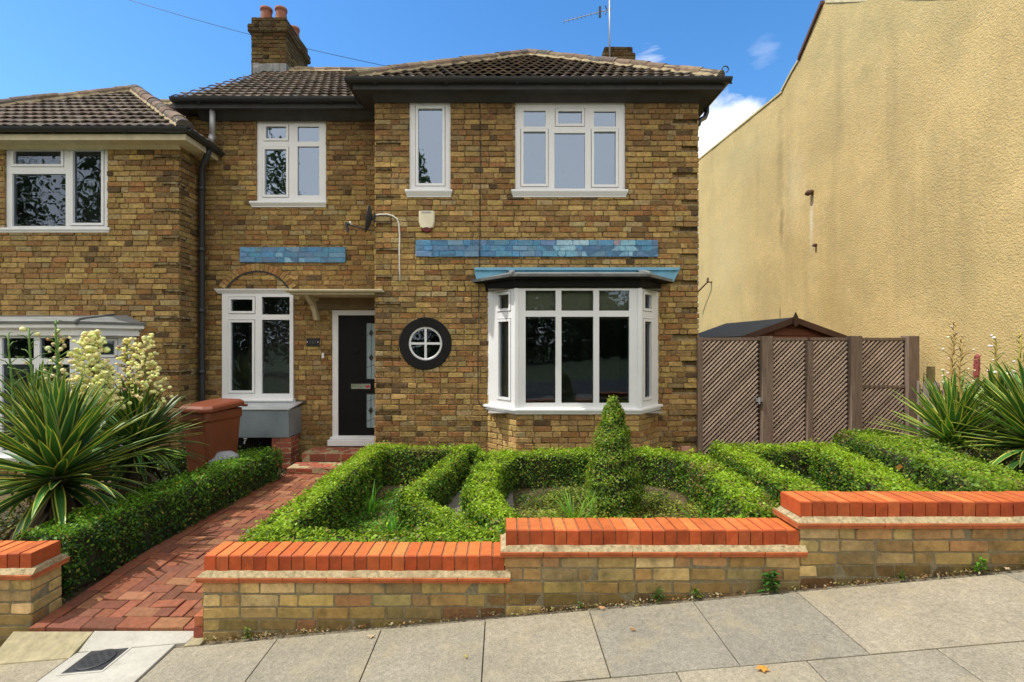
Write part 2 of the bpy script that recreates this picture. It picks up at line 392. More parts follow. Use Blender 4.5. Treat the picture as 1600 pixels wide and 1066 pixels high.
def leaves_mesh(name, P, Nn, size, col, material, parent=None, aspect=.55, fold=.25):
    n = len(P); Nn = Nn / np.maximum(np.linalg.norm(Nn, axis=1, keepdims=True), 1e-6)
    R = RNG.normal(size=(n, 3)); T = np.cross(Nn, R); T /= np.maximum(np.linalg.norm(T, axis=1, keepdims=True), 1e-6)
    B = np.cross(Nn, T); s = size[:, None]
    v0 = P; v2 = P + T * s; mid = P + T * s * .45
    v1 = mid + B * s * aspect * .5 + Nn * s * fold * .3; v3 = mid - B * s * aspect * .5 + Nn * s * fold * .3
    V = np.stack([v0, v1, v2, v3], 1).reshape(-1, 3).astype(np.float32)
    me = bpy.data.meshes.new(name); me.vertices.add(4 * n); me.vertices.foreach_set('co', V.ravel())
    me.loops.add(4 * n); me.loops.foreach_set('vertex_index', np.arange(4 * n, dtype=np.int32))
    me.polygons.add(n); me.polygons.foreach_set('loop_start', np.arange(0, 4 * n, 4, dtype=np.int32)); me.polygons.foreach_set('loop_total', np.full(n, 4, dtype=np.int32))
    at = me.attributes.new('Col', 'FLOAT_COLOR', 'FACE'); cc = np.ones((n, 4), np.float32); cc[:, :3] = col; at.data.foreach_set('color', cc.ravel())
    me.materials.append(MATS[material]); me.update(calc_edges=True); me.validate()
    return link(name, me, parent)

def vnoise(P, scale, seed=0.0):
    """cheap smooth noise for arrays of points"""
    Q = P * scale + seed
    return (np.sin(Q[:, 0] * 1.7 + 1.3 * np.sin(Q[:, 1] * 1.1)) + np.sin(Q[:, 1] * 2.1 + 1.1 * np.sin(Q[:, 2] * 1.9 + 2)) + np.sin(Q[:, 2] * 2.3 + 1.7 * np.sin(Q[:, 0] * .9 + 4))) / 3

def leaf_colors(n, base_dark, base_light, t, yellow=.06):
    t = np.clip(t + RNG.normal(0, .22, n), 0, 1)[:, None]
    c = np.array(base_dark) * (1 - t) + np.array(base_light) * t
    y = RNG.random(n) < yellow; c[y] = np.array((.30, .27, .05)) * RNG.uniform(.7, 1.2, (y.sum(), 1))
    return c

# ------------------------------------------------------------------ ground levels
def GP(x): return .0175 + .0897 * x                       # pavement level along the slope
def G(x, y=0): return -.08 + .045 * max(0.0, x + 1.7)     # garden level

def build_ground():
    mb = MB()
    xs = [-400, -60, -20, -12, -6, -3, 0, 3, 6, 12, 20, 60, 400]; ys = [-400, -60, -20, -3.5, 3.3]
    zf = lambda x: .0897 * max(-9, min(9, x)) - .12
    for i in range(len(xs) - 1):
        for j in range(len(ys) - 1):
            mb.quad((xs[i], ys[j], zf(xs[i])), (xs[i + 1], ys[j], zf(xs[i + 1])), (xs[i + 1], ys[j + 1], zf(xs[i + 1])), (xs[i], ys[j + 1], zf(xs[i])))
    for i in range(len(xs) - 1):
        a, b = xs[i], xs[i + 1]; ga = G(min(a, 9)) - .22; gb = G(min(b, 9)) - .22
        mb.quad((a, 3.3, ga), (b, 3.3, gb), (b, 400, gb), (a, 400, ga))
    structure(mb.build('ground', 'ground_mat'))
    # garden soil behind the wall, lumpy
    mb = MB(); nx, ny = 90, 60; x0, x1, y0, y1 = -9, 6.1, 3.22, 8.4
    V = [(x0 + (x1 - x0) * i / nx, y0 + (y1 - y0) * j / ny) for j in range(ny + 1) for i in range(nx + 1)]
    vs = [(x, y, G(x) + .018 * mnoise.noise((x * 5, y * 5, 0)) - (0.03 if x < -1.75 else 0) - (.09 if -3.1 < x < -1.75 else 0)) for x, y in V]
    fs = [(j * (nx + 1) + i, j * (nx + 1) + i + 1, (j + 1) * (nx + 1) + i + 1, (j + 1) * (nx + 1) + i) for j in range(ny) for i in range(nx)]
    mb.add(vs, fs); structure(mb.build('garden_soil', 'soil', smooth=True))
    # paved strips between the beds
    mb = MB()
    def slab_run(x0, x1, y0, y1, step=.45):
        y = y0
        while y < y1 - .05:
            x = x0
            while x < x1 - .05:
                a, b = x + .006, min(x + step, x1) - .006; c, d = y + .006, min(y + step, y1) - .006
                z = .024 + random.uniform(0, .006)
                mb.box(a, b, c, d, G((a + b) / 2) - .05, G((a + b) / 2) + z)
                x += step
            y += step
    slab_run(-.78, .12, 3.3, 6.0); slab_run(-1.7, 2.6, 6.25, 6.9)
    structure(mb.build('garden_paving', 'paving_grey', bevel=.004))
build_ground()

def build_pavement():
    # dirt sheet under the slabs, then separate slabs with open joints (the slope runs along x)
    mb = MB(); xs = np.linspace(-14, 14, 29)
    for a, b in zip(xs[:-1], xs[1:]): mb.quad((a, -1.2, GP(a) - .014), (b, -1.2, GP(b) - .014), (b, 3.4, GP(b) - .014), (a, 3.4, GP(a) - .014), 1)
    rows = [(2.375, 2.965), (1.62, 2.368), (.87, 1.613), (.12, .863), (-.63, .113)]
    for r, (ya, yb) in enumerate(rows):
        x = -13.9 + (.0 if r == 0 else .31 * (r % 2))
        off = 1.75 - math.floor((1.75 + 14) / .617) * .617
        x = off + (.31 if r % 2 else 0)
        while x < 13.5:
            w = .617
            if r == 0 and 1.7 < x < 1.8: w = 1.234
            a, b = x + .003, x + w - .003
            inman = (-2.62 < (a + b) / 2 < -1.9)
            base = random.choice([(.258, .23, .168), (.24, .218, .162), (.275, .242, .172), (.25, .225, .168), (.232, .212, .16)])
            if r == 0 and 1.7 < x < 1.8: base = (.285, .25, .18)
            if r == 0 and .5 < x < 1.2: base = (.225, .207, .16)
            k = random.uniform(.95, 1.05); base = tuple(q * k for q in base)
            y0_ = ya; y1_ = yb
            t0, t1 = random.uniform(-.002, .002), random.uniform(-.002, .002)
            if not inman or r > 1:
                nseg = 1
                vs = [(a, y0_, GP(a) + t0), (b, y0_, GP(b) + t1), (b, y1_, GP(b) + t1), (a, y1_, GP(a) + t0)]
                lo = [(p[0], p[1], p[2] - .05) for p in vs]
                mb.add(vs + lo, [(0, 1, 2, 3), (4, 5, 1, 0), (5, 6, 2, 1), (6, 7, 3, 2), (7, 4, 0, 3)], 0, base)
            x += w
    structure(mb.build('pavement', ['pavement', 'joint_dirt'], bevel=.003))
    # white concrete apron, with the level cover set in it
    mb = MB()
    def sheet(x0, x1, y0, y1, zo, m=0, dx=0, c=(.5, .5, .5)):
        vs = [(x0, y0, GP(x0) + zo), (x1, y0, GP(x1) + zo), (x1 + dx, y1, GP(x1 + dx) + zo), (x0 + dx, y1, GP(x0 + dx) + zo)]
        lo = [(p[0], p[1], p[2] - .06) for p in vs]
        mb.add(vs + lo, [(0, 1, 2, 3), (4, 5, 1, 0), (5, 6, 2, 1), (6, 7, 3, 2), (7, 4, 0, 3)], m, c)
    sheet(-2.56, -1.965, 1.62, 3.0, .004)
    def ramp(x0, x1, y0, y1, zb, m, e=.006):
        vs = [(x0, y0, GP(x0) + e), (x1, y0, GP(x1) + e), (x1, y1, zb), (x0, y1, zb)]; lo = [(p[0], p[1], p[2] - .12) for p in vs]
        mb.add(vs + lo, [(0, 1, 2, 3), (4, 5, 1, 0), (5, 6, 2, 1), (6, 7, 3, 2), (7, 4, 0, 3)], m)
    ramp(-2.555, -1.90, 3.004, 3.126, -.148, 0); ramp(-1.897, -1.80, 2.97, 3.12, -.144, 1); ramp(-3.06, -2.559, 2.95, 3.124, -.150, 1)
    structure(mb.build('concrete_apron', ['white_concrete', 'tan_concrete'], bevel=.004))
    mb = MB()   # kerb and road, behind the camera
    for a, b in zip(xs[:-1], xs[1:]):
        vs = [(a, -.95, GP(a)), (b, -.95, GP(b)), (b, -.64, GP(b)), (a, -.64, GP(a))]; lo = [(p[0], p[1], p[2] - .2) for p in vs]
        mb.add(vs + lo, [(0, 1, 2, 3), (4, 5, 1, 0), (5, 6, 2, 1), (6, 7, 3, 2), (7, 4, 0, 3)])
    structure(mb.build('kerb', 'kerbstone'))
    mb = MB()
    for a, b in zip(xs[:-1], xs[1:]): mb.quad((a, -7, GP(a) - .1), (b, -7, GP(b) - .1), (b, -.96, GP(b) - .1), (a, -.96, GP(a) - .1))
    structure(mb.build('road', 'asphalt'))
build_pavement()

def build_cover():
    t = thing('drain_cover', 'dark iron drain cover with round lid set in the white concrete slab', 'drain cover', (-2.33, 2.75, GP(-2.33)))
    sl = math.atan(.0897)
    M = Matrix.Translation((-2.355, 2.895, GP(-2.355) + .006)) @ Matrix.Rotation(-sl, 4, 'Y') @ Matrix.Diagonal((.65, .65, 1, 1))
    mb = MB(); mb.box(-.175, .175, -.155, .155, -.02, .003, M=M)
    f = mb.build('frame', 'iron', t, bevel=.003)
    mb = MB(); mb.lathe([(.096, 0), (.096, .006), (.09, .008), (.0, .008)], M @ Vector((0, 0, .003)), 40, M=Matrix.Rotation(-sl, 3, 'Y').to_4x4())
    for i in range(-4, 5):
        for j in range(-4, 5):
            if i * i + j * j < 14 and (i + j) % 2 == 0:
                mb.box(i * .032 - .013, i * .032 + .013, j * .032 - .005, j * .032 + .005, .0105, .0135, M=M)
    mb.build('lid', 'iron', t)
    mb = MB()
    for a, b, c, d in ((-.20, .20, -.180, -.158), (-.20, .20, .158, .166), (-.20, -.178, -.158, .158), (.178, .20, -.158, .158)): mb.box(a, b, c, d, -.03, .0015, M=M)
    mb.build('surround', 'white_concrete', t)
build_cover()

def build_path():
    mb = MB(); u = .098; O = Vector((0, 0, 0)); U = Vector((1, 0, 0)); V = Vector((0, 1, 0)); N = ZAX
    X0, X1, Y0, Y1 = -2.97, -1.83, 3.13, 6.62
    RED = [(.45, (.235, .082, .042)), (.35, (.17, .065, .038)), (.2, (.27, .12, .06))]
    O = Vector((0, 0, -.085))
    nx = int((X1 - X0) / u) + 2; ny = int((Y1 - Y0 - .12) / u) + 2
    for x in range(-2, nx):
        for y in range(-1, ny + 1):
            m = (x - y) % 4
            if m == 0: r = (x, x + 2, y, y + 1)
            elif m == 2: r = (x, x + 1, y - 1, y + 1)
            else: continue
            a, b, c, d = X0 + .11 + r[0] * u, X0 + .11 + r[1] * u, Y0 + .115 + r[2] * u, Y0 + .115 + r[3] * u
            a, b, c, d = max(a, X0 + .11), min(b, X1), max(c, Y0 + .115), min(d, Y1)
            if b - a < .02 or d - c < .02: continue
            one_brick(mb, O, U, V, N, (a + .003, b - .003, c + .003, d - .003), random.uniform(-.002, .005), pick(RED), base=-.03)
    y = Y0
    while y < Y1:   # edging course along the left, front soldier course
        one_brick(mb, O, U, V, N, (X0, X0 + .104, y, min(y + .21, Y1)), random.uniform(.003, .007), pick(RED), base=-.03); y += .216
    x = X0 + .11
    while x < X1:
        one_brick(mb, O, U, V, N, (x, min(x + .21, X1), Y0, Y0 + .108), random.uniform(-.002, .004), pick(RED), base=-.1); x += .216
    mb.quad((X0, Y0 + .01, -.098), (X1, Y0 + .01, -.098), (X1, Y1, -.098), (X0, Y1, -.098), 1)
    mb.v = [(a, b, c - .045 * max(0, 1 - (b - 3.13) / .9)) for a, b, c in mb.v]
    structure(mb.build('brick_path', ['red_brick', 'joint_dirt']))
build_path()

# ------------------------------------------------------------------ garden wall
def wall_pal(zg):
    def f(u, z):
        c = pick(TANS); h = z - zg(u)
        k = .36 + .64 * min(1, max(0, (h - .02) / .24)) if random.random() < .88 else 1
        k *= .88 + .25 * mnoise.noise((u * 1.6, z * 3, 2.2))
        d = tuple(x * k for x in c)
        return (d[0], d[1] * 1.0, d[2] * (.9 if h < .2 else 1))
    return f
ORANGE = [(.6, (.55, .140, .036)), (.25, (.49, .120, .032)), (.15, (.58, .175, .048))]
def coping_run(mb, x0, x1, y0, z1, along='x', depth=.215, h=.094):
    """row of bricks laid on edge; slot 0 brick, slot 1 mortar"""
    n = max(1, round((x1 - x0) / .0755)); p = (x1 - x0) / n
    for i in range(n):
        a, b = x0 + i * p + .003, x0 + (i + 1) * p - .003
        dz = random.uniform(-.002, .002); dy = random.uniform(-.003, .003); c = pick(ORANGE)
        mb2 = MB(); ch = .006
        # chamfered block
        xs = (a, b); ys = (y0 + dy, y0 + depth + dy); zs = (z1 - h, z1 + dz)
        vs = []
        for z, ins in ((zs[0], 0), (zs[1] - ch, 0), (zs[1], ch)):
            for (xx, yy, sx, sy) in ((xs[0], ys[0], 1, 1), (xs[1], ys[0], -1, 1), (xs[1], ys[1], -1, -1), (xs[0], ys[1], 1, -1)):
                vs.append((xx + sx * ins * .6 + random.uniform(-.001, .001), yy + sy * ins + random.uniform(-.0015, .0015), z))
        fs = [(8, 9, 10, 11)]
        for L in (0, 4):
            for k in range(4):
                l = (k + 1) % 4; fs.append((L + k, L + l, L + 4 + l, L + 4 + k))
        mb.add(vs, fs, 0, c)
        for q_ in range(1, 9): mb.c[-q_] = (c[0] * .70, c[1] * .52, c[2] * .55)  # sides darker than the top: their shade is put into the colour
    mb.box(x0 + .006, x1 - .006, y0 + .008, y0 + depth - .008, z1 - h, z1 - .007, 1)

def wall_section(t, x0, x1, y0, ztop, zg, ends=(True, True), bottom=None, ztop_left=None):
    cap_h = .094; zb = ztop - cap_h                        # underside of coping
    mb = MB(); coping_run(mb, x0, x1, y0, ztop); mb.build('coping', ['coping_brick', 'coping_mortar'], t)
    # mortar flaunching slope and the tile creasing under it
    o = .034; e0 = o if ends[0] else .0; e1 = o if ends[1] else .0
    mb = MB()
    a0, a1 = x0 - e0, x1 + e1
    zt = zb - .004; zc = zb - .028
    n = max(2, int((a1 - a0) / .05))
    def prof(x):
        w = random.uniform(-.003, .004); ee = 0
        return [(x, y0 - o + .006, zc), (x, y0 - .004 + w, zt + w * .5 + .006), (x, y0 + .215 + .004, zt + .006), (x, y0 + .215 + o - .006, zc)]
    ps = [prof(a0 + (a1 - a0) * i / n) for i in range(n + 1)]
    if ends[0]: ps[0] = [(a0 + .006, y, zc + .002) for _, y, _ in ps[0]]
    vs = [p for q in ps for p in q]
    fs = [(4 * i + k, 4 * (i + 1) + k, 4 * (i + 1) + k + 1, 4 * i + k + 1) for i in range(n) for k in range(3)]
    fs += [(0, 1, 2, 3), tuple(4 * n + k for k in (3, 2, 1, 0))]
    mb.add(vs, fs, 0); mb.build('mortar_fillet', 'pale_mortar', t)
    mb = MB(); x = a0
    while x < a1 - .02:
        b = min(x + random.uniform(.26, .27), a1)
        if a1 - b < .08: b = a1
        j = random.uniform(-.004, .004)
        mb.box(x + .0015, b - .0015, y0 - o + j, y0 + .215 + o, zc - .017, zc - .001); 
        mb.box(x + .0015, b - .0015, y0 - o + .007 + j * .5, y0 + .215 + o - .007, zc - .034, zc - .019)
        x = b
    mb.build('creasing_tile', 'creasing_tile', t, bevel=.002)
    # brick body
    mb = MB(); top = zc - .036; pal = wall_pal(zg)
    bz = bottom if bottom is not None else min(zg(x0), zg(x1)) - .12
    zr = top - .0755 * math.ceil((top - bz) / .0755) 
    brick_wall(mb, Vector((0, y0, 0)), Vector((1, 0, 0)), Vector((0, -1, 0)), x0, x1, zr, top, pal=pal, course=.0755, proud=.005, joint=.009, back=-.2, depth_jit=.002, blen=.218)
    if ends[0]: brick_wall(mb, Vector((x0, y0 + .215, 0)), Vector((0, -1, 0)), Vector((-1, 0, 0)), 0.0, .215, zr, top, pal=pal, course=.0755, proud=.005, back=-.05)
    if ends[1]: brick_wall(mb, Vector((x1, y0, 0)), Vector((0, 1, 0)), Vector((1, 0, 0)), 0.0, .215, zr, top, pal=pal, course=.0755, proud=.005, back=-.05)
    brick_wall(mb, Vector((0, y0 + .215, 0)), Vector((-1, 0, 0)), Vector((0, 1, 0)), -x1, -x0, zr, top, pal=pal, course=.0755, proud=.005, back=-.05)
    mb.build('wall', ['wall_brick', 'dark_mortar'], t)
    return top
Y0 = F / 258
t = thing('garden_wall', 'stepped yellow brick garden wall with three orange brick copings along the pavement', 'garden wall', (-1.81, Y0, GP(-1.81)))
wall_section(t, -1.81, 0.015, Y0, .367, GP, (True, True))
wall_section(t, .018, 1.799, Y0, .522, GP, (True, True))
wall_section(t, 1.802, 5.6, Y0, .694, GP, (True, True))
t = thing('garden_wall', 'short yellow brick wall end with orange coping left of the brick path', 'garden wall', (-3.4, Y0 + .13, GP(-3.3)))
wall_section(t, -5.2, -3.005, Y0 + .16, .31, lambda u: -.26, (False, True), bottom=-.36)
# two loose red bricks against the wall end
mb = MB(); O = Vector((0, 0, 0))
mb.box(-1.885, -1.822, Y0 + .02, Y0 + .15, -.15, -.075, 0, (.26, .075, .045)); mb.box(-1.88, -1.822, Y0 + .02, Y0 + .15, -.073, -.01, 0, (.36, .12, .05))
tag(mb.build('brick_stub', 'red_brick', bevel=.004), 'two small red bricks stacked against the wall end beside the path', 'bricks')

# ------------------------------------------------------------------ windows
def window(parent, O, U, N, outer, panes, sill=None, glass='glass_sky', name='window', room=True, fmat='upvc', fd=.0, sill_out=.06, head=None):
    """outer and panes in wall coordinates (u0,u1,z0,z1); pane 5th item 'c' = opening casement with its own raised sash"""
    mb = MB(); sb = .034
    hs = []; cs = []; gp = .007
    for p in panes:
        if p[4] == 'c': hs.append((p[0] - sb - gp, p[1] + sb + gp, p[2] - sb - gp, p[3] + sb + gp)); cs.append(p)
        else: hs.append(p[:4])
    us = list(outer[:2]) + [x for h in hs for x in h[:2]]; zs = list(outer[2:]) + [x for h in hs for x in h[2:]]
    nf = lambda u, z: None if any(h[0] < u < h[1] and h[2] < z < h[3] for h in hs) else fd
    plate(mb, O, U, ZAX, N, us, zs, nf, fd - .075)
    fr = mb.build(name, fmat, parent, bevel=.004)
    for p in cs:
        mb = MB(); q = (p[0] - sb, p[1] + sb, p[2] - sb, p[3] + sb)
        plate(mb, O, U, ZAX, N, [q[0], p[0], p[1], q[1]], [q[2], p[2], p[3], q[3]], lambda u, z, p=p: None if p[0] < u < p[1] and p[2] < z < p[3] else fd + .010, fd - .05)
        mb.build('sash', fmat, fr, bevel=.004)
    mb = MB(); P = lambda u, z, d: O + U * u + ZAX * z + N * d
    for p in panes: mb.quad(P(p[0] - .01, p[2] - .01, fd - .026), P(p[1] + .01, p[2] - .01, fd - .026), P(p[1] + .01, p[3] + .01, fd - .026), P(p[0] - .01, p[3] + .01, fd - .026))
    mb.build('glass', glass, fr)
    if sill:
        mb = MB(); a, b, c, d = sill
        prof = [(fd - .03, d), (sill_out - .006, d - .006), (sill_out, d - .018), (sill_out, d - .035), (.026, c + .012), (.026, c), (fd - .03, c)]
        ins = [0, 0, 0, 0, .022, .022, 0]
        L = [P(a + i * (1 if n > .05 or True else 0), z, n) for (n, z), i in zip(prof, ins)]; R = [P(b - i, z, n) for (n, z), i in zip(prof, ins)]
        k = len(prof)
        mb.add(L + R, [tuple(range(k)), tuple(range(2 * k - 1, k - 1, -1))] + [(i, k + i, k + (i + 1) % k, (i + 1) % k) for i in range(k)])
        mb.build('sill', fmat, fr, bevel=.002)
    if head:
        mb = MB(); a, b, c, d = head
        prof = [(.0, c), (.05, c), (.09, d - .012), (.09, d), (.0, d)]; ins = [.03, .03, .0, 0, 0]
        L = [P(a + i, z, n) for (n, z), i in zip(prof, ins)]; R = [P(b - i, z, n) for (n, z), i in zip(prof, ins)]; k = len(prof)
        mb.add(L + R, [tuple(range(k)), tuple(range(2 * k - 1, k - 1, -1))] + [(i, k + i, k + (i + 1) % k, (i + 1) % k) for i in range(k)])
        mb.build('cornice', fmat, fr, bevel=.002)
    if room:
        mb = MB(); a, b, c, d = outer; n0, n1 = fd - .076, -1.1; a -= .2; b += .2; d += .1; c -= .3
        A = [P(a, c, n0), P(b, c, n0), P(b, d, n0), P(a, d, n0)]; B = [P(a, c, n1), P(b, c, n1), P(b, d, n1), P(a, d, n1)]
        mb.add(A + B, [(4, 5, 6, 7), (0, 1, 5, 4), (2, 3, 7, 6), (3, 0, 4, 7), (1, 2, 6, 5)])
        mb.build('room_lining', 'dark_room', fr)
    return fr
def wpx(s, x0, x1, y0, y1, k=None):
    r = (PX(x0, s), PX(x1, s), PZ(y1, s), PZ(y0, s))
    return r + (k,) if k else r

UX = Vector((1, 0, 0)); NY = Vector((0, -1, 0))
OF = Vector((0, YF, 0)); OR = Vector((0, YR, 0))
def quoin_grooves(u_edge, sgn, z0, z1, first):
    out = []; z = first; k = 0
    while z > z0:
        if z < z1:
            w = .35 if k % 2 == 0 else .225
            out.append((u_edge - w, u_edge + .001, z - .072, z - .003) if sgn > 0 else (u_edge - .001, u_edge + w, z - .072, z - .003))
        z -= .375; k += 1
    return out

# ------------------------------------------------------------------ roof tiling
TILE = [(.4, (.135, .108, .085)), (.3, (.115, .095, .078)), (.2, (.165, .13, .10)), (.1, (.095, .082, .072))]
def tile_slope(mb, O, U, V, N, length, urange, gauge=.27, per=.14, amp=.017):
    """courses of scalloped tiles; urange(v) gives the ends of the course at slope height v"""
    nr = int(length / gauge) + 1
    for r in range(nr):
        v0 = r * gauge; v1 = min(v0 + gauge + .05, length + .02)
        a, b = urange(v0); a2, b2 = urange(min(v1, length))
        if b - a < .05: continue
        off = (r % 2) * per / 2
        i0 = math.floor((a - off) / per); u = i0 * per + off
        sub = 6
        while u < b:
            c = pick(TILE); dv = random.uniform(-.012, .012); dn = random.uniform(-.003, .005)
            us = [u + per * k / sub for k in range(sub + 1)]
            us = [min(max(x, a), b) for x in us]
            if us[-1] - us[0] > .015:
                top = []; bot = []; lip = []
                for x in us:
                    h = amp * (.5 + .5 * math.cos(2 * math.pi * ((x - off) / per - .5))) ** 1.2
                    bot.append(O + U * x + V * (v0 - dv) + N * (.052 + h + dn)); lip.append(O + U * x + V * (v0 - dv + .004) + N * (.036 + h * .85 + dn))
                    xt = min(max(x, a2), b2)
                    top.append(O + U * xt + V * v1 + N * (.012 + h))
                n = len(us); vs = bot + top + lip
                fs = [(k, k + 1, n + k + 1, n + k) for k in range(n - 1)] + [(2 * n + k, 2 * n + k + 1, k + 1, k) for k in range(n - 1)]
                mb.add(vs, fs[:n - 1], 0, c); o_ = len(mb.v) - len(vs); lc = tuple(q * 1.7 for q in c)
                for f_ in fs[n - 1:]: mb.f.append([q + o_ for q in f_]); mb.mi.append(0); mb.c.append(lc)
            u += per
    # underlay closing the slope
    a, b = urange(0); a2, b2 = urange(length)
    mb.quad(O + U * a, O + U * b, O + U * b2 + V * length, O + U * a2 + V * length, 1)

def ridge_run(mb, A, B, r=.105, seg_len=.31, lift=.03, mortar=True):
    """half-round ridge or hip tiles from A to B; slot 0 tile, slot 1 bedding mortar"""
    A = Vector(A); B = Vector(B); d = (B - A); L = d.length; d.normalize()
    side = d.cross(ZAX).normalized(); up = side.cross(d).normalized()
    n = max(1, round(L / seg_len))
    for i in range(n):
        a = A + d * (L * i / n); b = A + d * (L * (i + 1) / n + .03)
        c = pick([(.5, (.16, .115, .085)), (.3, (.20, .15, .10)), (.2, (.12, .10, .085))])
        ra, rb = r * random.uniform(.97, 1.05), r * random.uniform(.93, .99)
        vs = []; m = 9; jit = random.uniform(-.008, .01)
        for p, q in ((a, ra), (b, rb)):
            for k in range(m):
                t = math.pi * (k / (m - 1)) * 1.1 - .05 * math.pi
                vs.append(p + side * (-math.cos(t) * q) + up * (math.sin(t) * q * .8 + lift + jit))
        fs = [(k, k + 1, m + k + 1, m + k) for k in range(m - 1)] + [tuple(range(m))[::-1]]
        mb.add(vs, fs, 0, c)
    if mortar:
        n = max(4, int(L / .07)); vs = []; m = 5
        for i in range(n + 1):
            p = A + d * (L * i / n); q = r * random.uniform(1.05, 1.14)
            for k in range(m):
                t = math.pi * k / (m - 1)
                vs.append(p + side * (-math.cos(t) * q) + up * (math.sin(t) * r * .78 + lift - .015 - (0.03 if k in (0, 4) else 0)))
        mb.add(vs, [(i * m + k, i * m + k + 1, (i + 1) * m + k + 1, (i + 1) * m + k) for i in range(n) for k in range(m - 1)], 1)

def hip_roof(parent, x0, x1, y0, ze, pitch, yback, hips=True):
    """pyramid-fronted roof over a projecting wing: eaves x0..x1 at y0, ridge running back to yback"""
    tp = math.tan(pitch); W = x1 - x0; run = W / 2; zr = ze + run * tp; sl = run / math.cos(pitch)
    xm = (x0 + x1) / 2; cp, sp = math.cos(pitch), math.sin(pitch)
    mb = MB()
    tile_slope(mb, Vector((x0, y0, ze)), Vector((1, 0, 0)), Vector((0, cp, sp)), Vector((0, -sp, cp)), sl, lambda v: (v * cp, W - v * cp))
    D = yback - y0
    tile_slope(mb, Vector((x0, yback, ze)), Vector((0, -1, 0)), Vector((cp, 0, sp)), Vector((-sp, 0, cp)), sl, lambda v: (0, D - v * cp))
    tile_slope(mb, Vector((x1, y0, ze)), Vector((0, 1, 0)), Vector((-cp, 0, sp)), Vector((sp, 0, cp)), sl, lambda v: (v * cp, D))
    rf = mb.build('roof', ['roof_tile', 'soffit_black'], parent)
    mb = MB(); pk = (xm, y0 + run, zr + .02)
    ridge_run(mb, (x0 + .03, y0 + .03, ze + .035), pk); ridge_run(mb, (x1 - .03, y0 + .03, ze + .035), pk); ridge_run(mb, pk, (xm, yback, zr + .02))
    mb.build('ridge_tile', ['ridge_tile', 'ridge_mortar'], rf, smooth=False)
    return rf

def gutter(parent, pts, r=.058, m='black_plastic', name='gutter'):
    mb = MB(); pts = [Vector(p) for p in pts]
    for a, b in zip(pts[:-1], pts[1:]):
        d = (b - a).normalized(); s = d.cross(ZAX).normalized(); n = 9; vs = []
        for p in (a, b):
            for k in range(n):
                t = math.pi * k / (n - 1); vs.append(p + s * (math.cos(t) * r) - ZAX * (math.sin(t) * r))
            for k in range(n):
                t = math.pi * (n - 1 - k) / (n - 1); vs.append(p + s * (math.cos(t) * r * .9) - ZAX * (math.sin(t) * r * .9))
        q = 2 * n
        mb.add(vs, [(k, (k + 1) % q, q + (k + 1) % q, q + k) for k in range(q)] + [tuple(range(q))[::-1], tuple(range(q, 2 * q))])
        L = (b - a).length; k = 0.4
        while k < L:
            p = a + d * k; mb.tube([p + s * .0 - ZAX * (r + .004) - d * .02, p - ZAX * (r + .004) + d * .02], .012, 6); k += .95
    return mb.build(name, m, parent, smooth=False)

